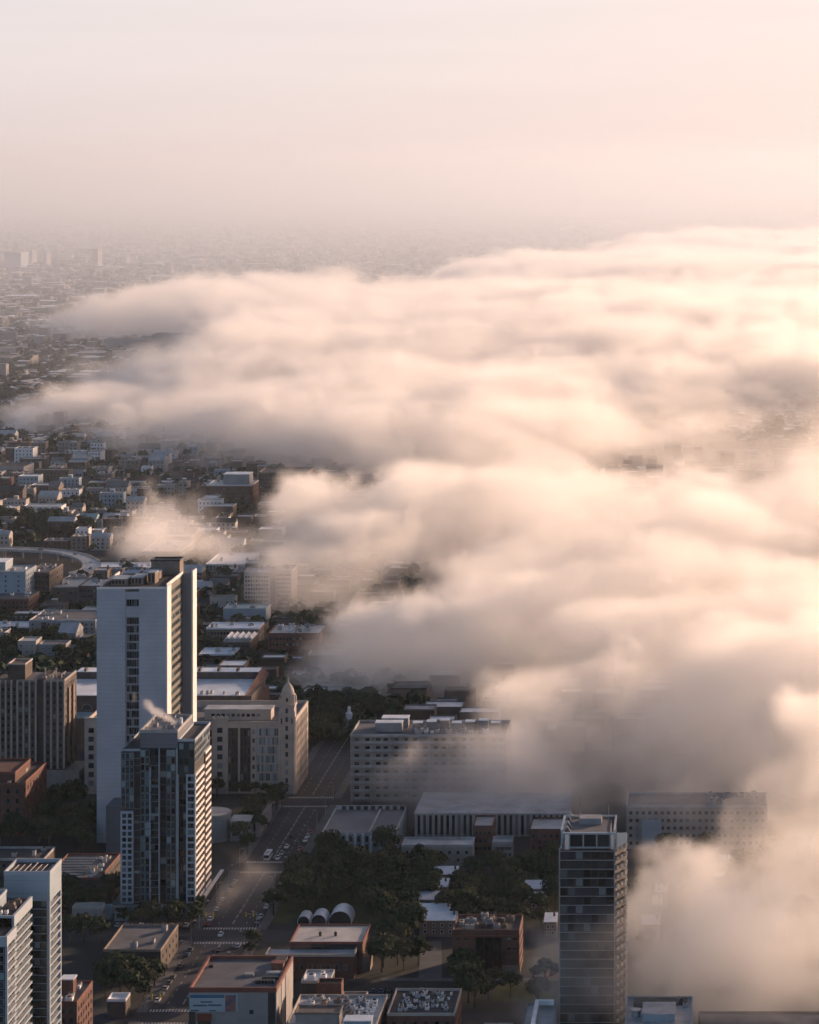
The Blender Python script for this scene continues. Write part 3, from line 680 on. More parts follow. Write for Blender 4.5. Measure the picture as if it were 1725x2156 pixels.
# ------------------------------------------------------------------ brick pavilion with two pale roofs
def pavilion():
    r = thing('brick_pavilion', 'red brick pavilion with two stepped pale flat roofs', 'building', (-149, 1012, 0))
    foot(-166, -129, 1011, 1043)
    part('wall', MB().box(-166.2, -132.4, 1012, 1021, 0, 8.6), M['brick'], r)
    part('roof', MB().box(-165.7, -132.9, 1012.5, 1020.9, 8.61, 8.8), M['palerf'], r)
    part('coping', MB().box(-166.3, -132.3, 1011.9, 1012.5, 8.62, 9.6).box(-166.3, -165.7, 1012.5, 1021, 8.62, 9.6).box(-132.9, -132.3, 1012.5, 1020.9, 8.62, 9.6), M['stone'], r)
    part('upper_wall', MB().box(-158.2, -130.4, 1021.01, 1045, 0, 10.9), M['brick'], r)
    part('upper_roof', MB().box(-157.8, -130.8, 1021.5, 1044.5, 10.91, 11.1), mat('stained_pale_roof', (.44, .43, .41), .6, .3, .12, spec=.5), r)
    part('upper_coping', MB().rim(-158.5, -130.1, 1020.8, 1045.2, 10.92, 11.7, .55), M['copper'], r)
    part('clerestory', MB().box(-150, -133, 1020.9, 1021.0, 9.0, 10.7), M['glass'], r)
    for x in (-148, -142): part('vent', MB().lathe(x, 1031, [(.55, 11.1), (.55, 12.2), (.8, 12.2), (.1, 12.9)], 8), M['black'], r)
    for k in range(7): part('pilaster', MB().box(-152 + 2.9 * k, -151.4 + 2.9 * k, 1011.7, 1011.99, 0, 8.5), M['brick'], r)
    windows(r, grid_f(-164, -134, 1012, 2.5, 6.5, 9, 1), 1.5, 2.2, M['stone2'], M['glass'], .12)
    part('side_stair', MB().box(-130.35, -127.5, 1022, 1030, 0, 5.6), M['tan'], r)
pavilion()

# three barrel vaults beyond the pavilion
for i, (u0, u1, L, lab) in enumerate(((626, 652, 9, 'smallest white barrel-vaulted shed, nearest the avenue'), (655, 687, 10, 'middle of the three white barrel-vaulted sheds'), (692, 740, 12, 'largest white barrel-vaulted shed, rightmost of the three'))):
    y0 = 1086.0; xa, xb = [(u - U0) * y0 / F_PX for u in (u0, u1)]
    cx, rr = (xa + xb) / 2, (xb - xa) / 2
    r = thing('vaulted_shed', lab, 'shed', (cx, y0, 0), 'white barrel-vaulted sheds')
    foot(xa, xb, y0, y0 + L)
    v = MB(); n = 14
    for a in range(n):
        t0, t1 = math.pi * a / n, math.pi * (a + 1) / n
        pp = [(cx + q * math.cos(t), .8 + q * math.sin(t) * .95) for t in (t0, t1) for q in (rr, rr - .12)]
        v.add([(pp[0][0], y0, pp[0][1]), (pp[2][0], y0, pp[2][1]), (pp[2][0], y0 + L, pp[2][1]), (pp[0][0], y0 + L, pp[0][1])], [(3, 2, 1, 0)])
        v.add([(pp[0][0], y0, pp[0][1]), (pp[1][0], y0, pp[1][1]), (pp[3][0], y0, pp[3][1]), (pp[2][0], y0, pp[2][1])], [(0, 1, 2, 3)])
    v.box(cx - rr, cx - rr + .15, y0, y0 + L, 0, .8).box(cx + rr - .15, cx + rr, y0, y0 + L, 0, .8)
    part('vault', v, M['membrane'], r)
    ring = [(cx + (rr - .2) * math.cos(math.pi * a / n), .8 + (rr - .2) * math.sin(math.pi * a / n) * .95) for a in range(n + 1)]
    for yy in (y0 + .5, y0 + L - .5): part('end_wall', MB().add([(x, yy, z) for x, z in ring] + [(cx - rr + .2, yy, 0), (cx + rr - .2, yy, 0)], [tuple(range(n + 3))[::-1]]), M['darkw'], r)

# ------------------------------------------------------------------ glass tower wrapped in the fog on the right
def fog_tower():
    y0, H = 946.0, 67.0
    r = thing('glass_tower', 'dark glass tower with thin pale floor lines standing in the fog on the right', 'tower', (-40, y0, 0))
    foot(-52, -24, y0, y0 + 26)
    plan = [(-50.3, y0), (-31.0, y0), (-27.2, y0 + 9), (-27.2, y0 + 24), (-50.3, y0 + 24)]
    part('core', MB().prism(plan, 0, H - .5), mat('smoked_glass_wall', (.034, .032, .031), .16, .25, .1, spec=.6), r)
    FH = 3.21
    for k in range(21):
        z = 1.6 + FH * k
        pl = [(-50.5, y0 - .22), (-30.9, y0 - .22), (-26.95, y0 + 9), (-26.95, y0 + 24.2), (-50.5, y0 + 24.2)]
        part('floor_line', MB().prism(pl, z, z + .24), M['metal'], r)
    for k in range(21):
        z = 1.6 + FH * k
        a, c = Vector((-30.9, y0)), Vector((-27.0, y0 + 9))
        g = MB()
        for j in range(3):
            p, q = a.lerp(c, .05 + .33 * j), a.lerp(c, .27 + .33 * j)
            nrm = Vector((.92, -.39))
            g.prism([(p.x, p.y), (p.x + nrm.x * .7, p.y + nrm.y * .7), (q.x + nrm.x * .7, q.y + nrm.y * .7), (q.x, q.y)], z - .25, z + .95)
        part('balcony', g, M['stone2'], r)
    part('corner_post', MB().box(-50.75, -50.3, y0 - .3, y0 - .01, 0, H), M['metal'], r)
    part('corner_post', MB().box(-31.1, -30.75, y0 - .32, y0 - .01, 0, H), M['metal'], r)
    sp = []
    for k in range(20):
        for i in range(7): sp.append((-49 + 2.75 * i, y0 - .0, 3.4 + FH * (19 - k), 'f'))
    windows(r, sp, 2.5, 2.6, M['darkw'], M['glass'], .08)
    c = part('crown', MB().box(-46.9, -32.6, y0 + 1.2, y0 + 20, H - .49, H + 5.2), mat('taupe_cladding', (.20, .18, .165), .8, .15, .15), r)
    part('crown_window', MB().box(-46.7, -42.4, y0 + 1.05, y0 + 1.19, H + .3, H + 4.6), M['glass'], c)
    part('crown_window', MB().box(-41.8, -37.6, y0 + 1.05, y0 + 1.19, H + .3, H + 4.6), M['glass'], c)
    part('crown_window', MB().box(-37.0, -32.8, y0 + 1.05, y0 + 1.19, H + .3, H + 4.6), M['glass'], c)
    fr = MB().box(-47.3, -32.2, y0 + .6, y0 + 1.04, H - .2, H + .2).box(-49.3, -30.6, y0 - .3, y0 + 1.04, H + 4.9, H + 5.5)
    for x in (-47.1, -42.1, -37.3, -32.4): fr.box(x - .2, x + .2, y0 + .6, y0 + 1.04, H + .2, H + 4.9)
    fr.box(-50.2, -49.5, y0 + 1.3, y0 + 23, H + 5.5, H + 6.1).box(-31.4, -30.8, y0 + 1.3, y0 + 23, H + 5.5, H + 6.1).box(-50.2, -30.8, y0 + 23, y0 + 23.6, H + 5.5, H + 6.1)
    for yy in (y0 + 1.3, y0 + 8, y0 + 15, y0 + 22.4):
        fr.box(-50.1, -49.7, yy, yy + .4, H - .4, H + 5.5).box(-31.3, -30.9, yy, yy + .4, H - .4, H + 5.5)
        fr.bar((-49.9, yy + .2, H + 5.8), (-48.0, yy + .2, H + 7.6), .18).bar((-48.0, yy + .2, H + 7.6), (-46.5, yy + .2, H + 5.4), .18)
    part('crown_frame', fr, M['frame'], r)
    part('roof', MB().box(-46.5, -33, y0 + 1.6, y0 + 19.6, H + 5.21, H + 5.4), M['gravel'], r)
    part('rooftop_unit', MB().box(-44, -36, y0 + 12, y0 + 18, H + 5.41, H + 7.6), M['greyw'], r)
    part('mast', MB().bar((-44.5, y0 + 22, H), (-44.0, y0 + 22, H + 13), .14).bar((-34, y0 + 22, H), (-33.8, y0 + 22, H + 10), .12), M['metal'], r)
fog_tower()

# ------------------------------------------------------------------ courthouse, pilastered hall, balcony block
def courthouse():
    r = thing('courthouse', 'low white stone hall with tall narrow windows behind the dark trees', 'building', (-155, 1197, 0))
    foot(-172, -132, 1196, 1242)
    part('wall', MB().box(-171, -149, 1197, 1241, 0, 9.0).box(-148.99, -138, 1199, 1241, 0, 9.0), M['bluew'], r)
    part('roof', MB().box(-170.6, -150.2, 1197.4, 1240.5, 9.01, 9.15).box(-149.4, -138.4, 1199.4, 1240.5, 9.01, 9.2), mat('slate_roof', (.13, .14, .155), .6, .3, .07, spec=.5), r)
    part('parapet', MB().box(-171.1, -170.6, 1197, 1241.1, 9.01, 9.9).box(-170.6, -138, 1240.6, 1241.1, 9.01, 11.2).box(-150.2, -149.4, 1197, 1240.6, 9.01, 10.0).box(-138.4, -137.9, 1199, 1240.6, 9.01, 9.8), M['palerf'], r)
    for k in range(7): part('pilaster', MB().box(-170.8 + 3.55 * k, -169.9 + 3.55 * k, 1196.55, 1196.99, 0, 9.2), M['fin'], r)
    windows(r, [(-168.6 + 3.55 * k, 1197, z, 'f') for z in (6.6, 2.9) for k in range(6)], 1.5, 2.9, M['greyw'], M['glass'], .12)
    for k in range(8): part('buttress', MB().box(-138 - .01, -137.3, 1203 + 4.6 * k, 1203.8 + 4.6 * k, 0, 8.8), M['palerf'], r)
    q = MB()
    for k in range(9): q.box(-168 + 3.4 * k, -166 + 3.4 * k, 1240.3, 1240.59, 9.3, 11)
    part('roof_screen', q, M['darkw'], r)
courthouse()
def colonnade():
    x0, x1, y0 = -132.5, -62.0, 1228.0
    r = thing('pilastered_hall', 'long low hall fronted by a row of pale vertical pilasters fading into the fog', 'building', (-97, y0, 0))
    foot(x0, x1, y0, y0 + 40)
    part('wall', MB().box(x0, x1, y0, y0 + 40, 0, 10.2), M['greyw'], r)
    part('roof', MB().box(x0 - .3, x1 + .3, y0 - .9, y0 + 40.2, 10.21, 10.9), M['palerf'], r)
    for k in range(27): part('pilaster', MB().box(x0 + 2.66 * k, x0 + 1.1 + 2.66 * k, y0 - .7, y0 - .01, 0, 10.2), M['stone'], r)
    windows(r, [(x0 + 1.88 + 2.66 * k, y0, 5.3, 'f') for k in range(26)], 1.4, 9.0, M['greyw'], M['glass'], .1)
colonnade()
def balcony_block():
    x0, x1, y0, y1, H = -171.0, -95.0, 1293.0, 1327.0, 32.4
    r = thing('balcony_block', 'pale seven storey block banded with balconies and topped by white plant rooms', 'building', (-133, y0, 0))
    foot(x0, x1, y0, y1)
    part('wall', MB().box(x0, x1, y0 + 1.5, y1, 0, H - .3), M['stone2'], r)
    flat_roof(r, x0 - .1, x1 + .1, y0 - .1, y1 + .1, H - .2, M['gravel'], M['palerf'], .45, 1.0)
    for j in range(8):
        z = H - 3.6 - 3.9 * j
        if z > .5: part('balcony', MB().box(x0, x1, y0, y0 + 1.49, z, z + .3, 0).box(x0, x1, y0, y0 + .12, z + .3, z + 1.25, 0), M['palerf'], r)
    for k in range(9): part('pier', MB().box(x0 + 9.4 * k, x0 + .9 + 9.4 * k, y0 + .2, y0 + 1.49, 0, H - .35), M['stone2'], r)
    windows(r, [(x0 + 3 + 4.7 * i + (i % 3) * .5, y0 + 1.5, H - 2.2 - 3.9 * j, 'f') for j in range(8) for i in range(16)], 2.4, 2.1, M['stone2'], M['glass'], .12)
    part('penthouse', MB().box(-160, -147, 1303, 1309, H, H + 4.2, 0).box(-160.2, -146.8, 1302.8, 1309.2, H + 4.21, H + 4.6, 1), [M['greyw'], M['membrane']], r)
    part('penthouse', MB().box(-158, -145, 1313, 1320, H, H + 4.4, 0).box(-158.2, -144.8, 1312.8, 1320.2, H + 4.41, H + 4.8, 1), [M['greyw'], M['membrane']], r)
    for k in range(7): part('plant_room', MB().box(-142 + 6.4 * k, -137.4 + 6.4 * k, 1306 + (k % 3) * 3, 1311 + (k % 3) * 3, H, H + 2.6 + (k % 2) * .8, 0).box(-142.1 + 6.4 * k, -137.3 + 6.4 * k, 1305.9 + (k % 3) * 3, 1311.1 + (k % 3) * 3, H + 3.5, H + 3.8, 1), [M['stone2'], M['membrane']], r)
    roof_units(r, -143, x1 - 2, 1296, 1305, H, 14, 41, ('metal', 'white', 'bluew', 'greyw'), 2.2, (1.5, 4))
balcony_block()

# ------------------------------------------------------------------ brick block on the right of the park, nearer roofs
r = building('brick_block', 'dark red brick block with a glazed dark middle standing among park trees', -95.3, -69.6, 1016, 1037, 16.9, 'brick', 'tar', 'brick', 0, 0, 5, units=14, seed=51, umats=('metal', 'tan', 'brown', 'greyw'))
part('glazed_strip', MB().box(-86.5, -76.3, 1015.85, 1016.0, .4, 14.8), M['glass'], r)
for k in range(4): part('mullion', MB().box(-86.5 + 3.3 * k, -86.2 + 3.3 * k, 1015.7, 1015.84, .4, 14.8), M['darkw'], r)
windows(r, [(x, 1016.01, z, 'f') for x in (-93.2, -90, -73.6, -71.4) for z in (14.3, 10.6)], 1.8, .9, M['brick'], M['glass'], .1)
part('stone_base', MB().box(-95.5, -86.6, 1015.8, 1016.0, 0, 4.2).box(-76.2, -69.4, 1015.8, 1016.0, 0, 4.2), M['tan'], r)
part('mast', MB().bar((-79.4, 1026, 17), (-79.4, 1026, 22.5), .12).bar((-80, 1026, 19), (-78.8, 1026, 19), .1), M['metal'], r)
part('string_course', MB().box(-95.5, -69.4, 1015.75, 1015.99, 15.3, 15.6), M['copper'], r)

r = building('rooftop_plant_block', 'flat pale roof crowded with white plant boxes at the bottom edge, brick side wall', -142.5, -111.4, 905, 943, 15, 'brown', 'palerf', 'stone', 8, 3, 9, 1.6, 1.8, quota=30)
roof_units(r, -140, -113, 918, 942, 15.02, 42, 52, ('membrane', 'white', 'metal', 'greyw', 'frame', 'tan'), 1.3, (.9, 3.6))
part('penthouse', MB().box(-139, -124, 909, 917, 15.03, 19.5), M['stone2'], r)
part('penthouse_roof', MB().rim(-139.3, -123.7, 908.7, 917.3, 19.51, 20.3, .45).box(-138.8, -124.2, 909.2, 916.8, 19.52, 19.7), M['tan'], r)
part('penthouse', MB().box(-122, -112.8, 906, 912, 15.03, 18.0).box(-122.2, -112.6, 905.8, 912.2, 18.01, 18.4, 1), [M['bluew'], M['membrane']], r)
r = building('brick_block', 'brick block with a black roof dotted with small white units at the bottom', -109.5, -86, 925, 953, 14, 'brick', 'tar', 'stone', 6, 3, 7, 1.6, 1.8, quota=30)
roof_units(r, -107.5, -88, 928, 951.5, 14.02, 40, 53, ('membrane', 'white', 'metal', 'frame'), 0.8, (.6, 2.0))
r = building('brick_hut', 'small windowless brick roof house between the billboard block and the pale roof', -138.5, -129.5, 955, 961, 15.2, 'brick', 'tar', 'brick')
building('low_shop', 'low dark shop with a bright white roof beside the rusty edged block', -147.5, -137, 978, 992, 9, 'darkw', 'membrane', 'palerf', units=3, seed=55, umats=('membrane', 'white'))
building('low_annex', 'single storey grey annex behind the small brick roof house', -131, -122, 966, 972, 7, 'stone2', 'palerf')
r = building('white_roof_block', 'flat grey-white roof with long ducts right of the foggy glass tower', -26, -3, 893, 931, 18, 'greyw', 'palerf', 'bluew', 6, 4, 8, quota=20)
part('duct_housing', MB().box(-20, -9, 906, 919, 18.03, 20.4).box(-20.2, -8.8, 905.8, 919.2, 20.41, 20.7, 1), [M['bluew'], M['palerf']], r)
for k in range(4): part('duct', MB().box(-23.5, -9 + 2 * k * .6, 921 + 2 * k, 922 + 2 * k, 18.03, 18.9 + .2 * k), M['tan'], r)
part('duct', MB().lathe(-22.5, 912, [(1.6, 18.03), (1.6, 20), (1.9, 20), (1.9, 20.4)], 10), M['metal'], r)
roof_units(r, -9, -4, 920, 930, 18.02, 5, 58, ('tan', 'metal', 'brown'), 1.5, (1, 2.2))
r = building('white_edged_roof', 'low roof edged by a white L-shaped wall left of the foggy glass tower', -62, -50.9, 905, 940, 13, 'greyw', 'palerf', 'stone2')
part('roof_wall', MB().box(-58.6, -57.2, 908, 938, 13.9, 15.6).box(-57.19, -52, 936.6, 938, 13.9, 15.6), M['membrane'], r)
building('long_low_shed', 'long brown low shed at the bottom right corner under the fog', -1, 46, 930, 946, 8, 'tan', 'gravel', 'brown', 14, 1, 0, 1.6, 1.6, quota=14)
building('small_grey_roof_house', 'small grey roofed house left of the white edged roof at the bottom', -76, -66, 918, 930, 9, 'stone2', 'palerf', 'stone', 3, 2, 2, quota=10)
building('small_tan_roof_house', 'small tan house beside the trees at the bottom middle', -84.5, -78.0, 912, 922, 8, 'tan', 'gravel', 'tan', 3, 2, 2, quota=10)
r = building('fog_slab', 'long dark slab block half swallowed by fog behind the glass tower', -34, 30, 1205, 1230, 19, 'stone2', 'gravel', 'palerf', 22, 5, 8, 1.7, 1.7, quota=100)
part('stair_core', MB().box(-27, -18, 1203.5, 1204.9, 0, 13.5), M['bluew'], r)
roof_units(r, 2, 28, 1207, 1228, 19.02, 9, 59, ('metal', 'greyw'), 2.4, (1.5, 4))

# ------------------------------------------------------------------ rowhouses in the park with sun-bright roofs
def rowhouse(label, u0, u1, v, depth=9.0, h=6.6, wallm='tan', slope=.9):
    y0 = F_PX * (CAM_H - h) / (v - V0)
    x0, x1 = (u0 - U0) * y0 / F_PX, (u1 - U0) * y0 / F_PX
    r = thing('rowhouse', label, 'house', ((x0 + x1) / 2, y0, 0), 'rowhouses with sunlit roofs in the park')
    foot(x0, x1, y0, y0 + depth, 1)
    part('wall', MB().box(x0, x1, y0, y0 + depth, 0, h - .2), M[wallm], r)
    rf = MB(); n = max(1, int((x1 - x0) / 11))
    for k in range(n):
        a, c = x0 + (x1 - x0) * k / n + (.25 if k else -.2), x0 + (x1 - x0) * (k + 1) / n - (.25 if k < n - 1 else -.2)
        rf.add([(a, y0 - .3, h - .19), (c, y0 - .3, h - .19), (c, y0 + depth + .3, h + slope), (a, y0 + depth + .3, h + slope),
                (a, y0 - .3, h + .05), (c, y0 - .3, h + .05), (c, y0 + depth + .3, h + slope + .25), (a, y0 + depth + .3, h + slope + .25)],
               [(0, 3, 2, 1), (4, 5, 6, 7), (0, 1, 5, 4), (1, 2, 6, 5), (2, 3, 7, 6), (3, 0, 4, 7)])
    part('roof', rf, M['membrane'], r)
    for k in range(1, n): part('party_wall', MB().box(x0 + (x1 - x0) * k / n - .22, x0 + (x1 - x0) * k / n + .22, y0 - .1, y0 + depth, h - .18, h + 1.4), M['brown'], r)
    m = max(2, int((x1 - x0) / 3))
    windows(r, grid_f(x0 + .5, x1 - .5, y0, .8, h - .7, m, 2), 1.2, 1.5, M['white'], M['glass'], .12)
    part('chimney', MB().box(x1 - 1.6, x1 - .8, y0 + depth * .6, y0 + depth * .6 + .8, h, h + 2.1), M['brick'], r)
ROWS = [(908, 962, 1841, 'farthest pair of sunlit roofs in the park, just below the pilastered hall'), (906, 942, 1867, 'second farthest sunlit rowhouse in the left park row'),
        (882, 938, 1894, 'middle sunlit rowhouse in the left park row, two roof bays'), (877, 948, 1921, 'long sunlit rowhouse second nearest in the left park row'),
        (884, 960, 1938, 'nearest sunlit rowhouse in the left park row, windows showing'), (1104, 1150, 1871, 'far sunlit rowhouse beside the foggy tower'),
        (1116, 1142, 1897, 'short sunlit rowhouse beside the foggy tower, second in its row'), (1146, 1172, 1941, 'nearest short sunlit rowhouse touching the foggy tower in view'),
        (1380, 1406, 1878, 'far rowhouse showing through the bright plume of fog'), (1374, 1394, 1904, 'small rowhouse showing faintly through the bright plume'),
        (1352, 1390, 1946, 'longer rowhouse through thin fog right of the tower'), (1505, 1538, 1817, 'farthest rowhouse in the fog gap at the right'),
        (1505, 1536, 1856, 'second rowhouse in the fog gap at the right'), (1512, 1532, 1881, 'smallest rowhouse in the fog gap at the right'),
        (1500, 1545, 1949, 'long pale rowhouse dimmed by the fog at the right'), (1630, 1655, 1940, 'rightmost rowhouse deep in the fog')]
for a in ROWS: rowhouse(a[3], a[0], a[1], a[2])
for (x0, x1, y0, y1, h, lab) in ((-93.5, -70.5, 1186, 1196, 7.4, 'grey roofed terrace in front of the pilastered hall'), (-113, -101.5, 1176, 1190, 8.5, 'grey terrace behind the farthest park roofs')):
    building('terrace', lab, x0 - 20 * (h > 8), x1 - 14 * (h < 8), y0, y1, h, 'stone2', 'palerf', 'palerf', 8, 2, 3, quota=16)
building('brick_walkup', 'brick walk-up with a pale square roof left of the foggy tower, nearer the hall', -103, -94, 1196, 1216, 12, 'brick', 'palerf', 'brick', 4, 3, 6, quota=12)
building('brick_walkup', 'brick walk-up with a pale square roof half hidden by the foggy tower', -77, -60, 1188, 1210, 12.5, 'brick', 'palerf', 'brick', 6, 4, 6, quota=24)

# ------------------------------------------------------------------ low blocks left of the avenue
r = building('long_brick_block', 'long low block with grey ribbed roof and brick-red coping left of the dark glass tower', -276, -253, 1116, 1156, 10, 'brown', 'gravel', 'copper', 8, 2, 10, quota=20)
for k in range(8): part('roof_rib', MB().box(-275.4, -262, 1119 + 4.4 * k, 1119.5 + 4.4 * k, 10.03, 10.5), M['palerf'], r)
roof_units(r, -262, -254, 1118, 1154, 10.02, 14, 61, ('membrane', 'white', 'metal'), 1.1, (.8, 2))
building('low_pale_edged_block', 'low dark roof with a pale straight edge above the pale blue towers', -330, -286, 1155, 1175, 8, 'brown', 'tar', 'palerf', 14, 2, 0, quota=20, units=6, seed=62)
building('garage', 'low brown garage with a dark doorway beside the avenue', -229, -206.9, 1016, 1050, 9.4, 'brown', 'gravel', 'tan', 0, 0, 5, units=3, seed=63)
g = [o for o in COL.objects if o.name == 'garage'][0]
part('doorway', MB().box(-227.6, -222.2, 1015.85, 1016.0, 0, 8.2), M['black'], g)
part('canopy', MB().box(-222, -208, 1014.6, 1016.0, 7.4, 7.8), M['darkw'], g)
building('blue_kiosk', 'small pale blue plant house at the foot of the dark glass tower', -246.5, -243, 1092, 1096, 4.5, 'bluew', 'palerf')
building('blue_shed', 'long pale blue shed at the foot of the dark glass tower', -241, -235.6, 1090, 1093.5, 2.6, 'bluew', 'palerf')
building('pale_gatehouse', 'pale stone gate house beside the pale blue towers', -256, -244, 1080, 1086, 8, 'stone2', 'palerf', 'stone', 3, 2, 2, quota=8)
r = building('corner_brick_block', 'tall narrow brick block with a roof hut beside the pale blue towers', -230, -217.6, 925, 949, 18, 'brick', 'gravel', 'copper', 4, 5, 6, 1.5, 1.8, quota=24, units=7, seed=64)
part('roof_hut', MB().box(-226, -221.5, 936, 941, 18.03, 23).box(-226.2, -221.3, 935.8, 941.2, 23.01, 23.4, 1), [M['brick'], M['membrane']], r)
building('white_topped_shed', 'small shed with a bright white roof near the bottom left trees', -216.3, -209.5, 966, 974, 6, 'brown', 'membrane', 'membrane')
building('tan_low_block', 'low tan block by the avenue behind the brown garage', -232, -210, 1056, 1060.5, 5, 'tan', 'gravel', 'tan')

r = thing('storage_silo', 'round grey drum building right of the dark glass tower foot', 'silo', (-228, 1222, 0))
foot(-237, -212, 1214, 1232)
part('drum', MB().lathe(-226, 1224, [(9, 0), (9, 11.6), (9.4, 11.6), (9.4, 12.4)], 28), M['greyw'], r)
part('roof', MB().lathe(-226, 1224, [(8.8, 12.41), (8.8, 12.6)], 28), M['palerf'], r)
part('annex', MB().box(-216.5, -207.5, 1219, 1230, 0, 9).box(-216.7, -207.3, 1218.8, 1230.2, 9.01, 9.5, 1), [M['greyw'], M['palerf']], r)
building('park_wall_house', 'low house with a pale straight roof edge in front of the domed block', -206, -204.2, 1226, 1262, 6, 'stone2', 'palerf')
FOOT.pop()

# ------------------------------------------------------------------ mid-distance blocks
def mid(name, label, u0, u1, vt, vb, depth, wallm, roofm, copm=None, cols=0, rows=0, side=0, **kw):
    """front from pixel columns u0..u1, roof line vt, foot vb"""
    d = F_PX * CAM_H / (vb - V0)
    h = CAM_H - (vt - V0) * d / F_PX
    return building(name, label, (u0 - U0) * d / F_PX, (u1 - U0) * d / F_PX, d, d + depth, h, wallm, roofm, copm, cols, rows, side, **kw)
K = dict(quota=40)
mid('apartment_block', 'grey three-bay apartment block just left of the white slab tower', 61, 201, 1308, 1358, 40, 'greyw', 'gravel', 'palerf', 12, 5, 8, units=9, seed=71, quota=60)
g = [o for o in COL.objects if o.name == 'apartment_block'][0]
for xx in (-426, -412, -402): part('recess_shade', MB().box(xx - 1.5, xx + 1.5, 1718.6, 1718.95, .5, 14.6), M['darkw'], g)  # dark strips on the flat front stand for shaded recesses between the bays
mid('white_roof_shed', 'long white roofed shed at the left edge above the dark trees', -20, 60, 1322, 1345, 20, 'darkw', 'membrane', 'membrane', units=3, seed=72)
mid('brick_block', 'brick mid-rise at the left edge, right wall lit by the sun', -30, 60, 1262, 1305, 30, 'brick', 'gravel', 'tan', 10, 4, 6, units=5, seed=73, **K)
mid('office_block', 'blue-grey windowless block with a stepped white roof at the left edge', -30, 54, 1206, 1292, 30, 'bluew', 'palerf', 'bluew', 3, 8, 6, units=8, seed=74, pent=(-505, -485, 1850, 1870, 5.5, 'bluew'), **K)
mid('brown_block', 'dark brown block right of the blue-grey office block', 57, 104, 1207, 1280, 40, 'brown', 'gravel', 'tan', 8, 6, 6, units=6, seed=75, **K)
mid('tan_block', 'blank tan block with a slanted bright roof edge left of the white slab tower', 108, 164, 1238, 1276, 40, 'tan', 'palerf', 'stone', 2, 2, 4, units=2, seed=76, **K)
mid('brown_block', 'plum brown block half hidden by the white slab tower', 165, 215, 1236, 1288, 36, 'brown', 'palerf', 'brown', 8, 4, 0, units=3, seed=77, **K)
mid('long_white_shed', 'long low shed with white roof bands behind the white slab tower', 195, 320, 1197, 1212, 26, 'brown', 'membrane', 'membrane', 24, 1, 0, units=4, seed=78, **K)
mid('white_office', 'pale flat-roofed block with roof plant behind the white slab tower', 297, 380, 1162, 1188, 60, 'greyw', 'membrane', 'white', 12, 3, 5, units=6, seed=79, **K)
mid('white_office', 'pale block with a wide white roof right of the slab tower under the fog', 432, 520, 1190, 1204, 60, 'greyw', 'membrane', 'white', 12, 2, 5, units=4, seed=80, **K)
mid('school_block', 'orange brick school block with white parapet right of the white slab tower', 434, 545, 1325, 1366, 22, 'tan', 'membrane', 'membrane', 16, 3, 4, units=4, seed=81, quota=60)
mid('white_roof_block', 'brick block with a bright white front roof in front of the orange brick school', 418, 492, 1380, 1410, 22, 'brick', 'membrane', 'white', 10, 2, 4, units=4, seed=82, **K)
g = mid('skylight_hall', 'hall with a lattice of glazed roof lights beside the white front roof', 470, 527, 1352, 1392, 30, 'brown', 'palerf', 'palerf', 6, 3, 5, seed=83, **K)
x, y = g.location[0], g.location[1]
hh = 13.6
for k in range(5): part('roof_light', MB().add([(x - 8 + 3.6 * k, y + 2, hh), (x - 5 + 3.6 * k, y + 2, hh), (x - 5 + 3.6 * k, y + 20, hh), (x - 8 + 3.6 * k, y + 20, hh), (x - 6.5 + 3.6 * k, y + 2, hh + 1.6), (x - 6.5 + 3.6 * k, y + 20, hh + 1.6)], [(0, 1, 4), (2, 3, 5), (1, 2, 5, 4), (3, 0, 4, 5)]), M['membrane'], g)
mid('brick_mill', 'big dark red brick mill with white plant on its roof, beside the fog', 564, 674, 1336, 1404, 34, 'brick', 'palerf', 'brick', 15, 5, 6, units=12, seed=84, quota=75)
mid('brick_mill', 'dark brick mill right of the big red mill, fog lapping its end', 679, 745, 1334, 1396, 34, 'brick', 'gravel', 'brick', 9, 5, 6, units=6, seed=85, **K)
mid('brick_mill', 'third brick mill dissolving into the fog', 772, 835, 1318, 1372, 34, 'brick', 'palerf', 'brick', 9, 5, 6, units=6, seed=86, **K)
mid('pale_apartment_tower', 'pale apartment tower with vertical window strips veiled in the fog', 514, 568, 1208, 1290, 26, 'stone', 'palerf', 'stone', 9, 9, 5, units=3, seed=87, quota=90)
mid('pale_apartment_tower', 'second pale apartment tower right of the veiled one, mostly in fog', 580, 614, 1204, 1288, 26, 'stone', 'palerf', 'stone', 6, 9, 5, units=2, seed=88, quota=60)
mid('teal_shed', 'wide blue-grey shed in front of the veiled pale towers', 470, 560, 1284, 1318, 20, 'bluew', 'teal', 'bluew', units=3, seed=89)
for i, (u0, u1, vt, vb, lab) in enumerate(((640, 700, 1448, 1462, 'low rail shed with a pale roof right of the dome'), (612, 690, 1424, 1438, 'long rail shed nearest the brick mills'),
                                          (700, 770, 1430, 1442, 'rail shed with a bright roof line under the smoky tongue of fog'), (655, 760, 1456, 1470, 'wide grey rail shed nearest the domed corner tower'))):
    mid('rail_shed', lab, u0, u1, vt, vb, 12, 'greyw', 'palerf', 'palerf', group='rail sheds right of the dome')
mid('terraced_office', 'square pale building stepped up to a white penthouse in the gap between two fog banks', 434, 530, 1023, 1066, 40, 'brick', 'palerf', 'white', 14, 4, 6, pent=(-438, -414, 2432, 2452, 9, 'greyw'), units=5, seed=91, **K)
mid('dark_slab', 'wide dark slab in the gap between two fog banks', 545, 648, 996, 1072, 40, 'brown', 'tar', 'tan', 18, 9, 8, quota=100)
mid('tan_twin_tower', 'left of two tan towers under the left tip of the fog bank', 74, 92, 876, 915, 22, 'tan', 'palerf', 'tan', 4, 8, 4, quota=30)
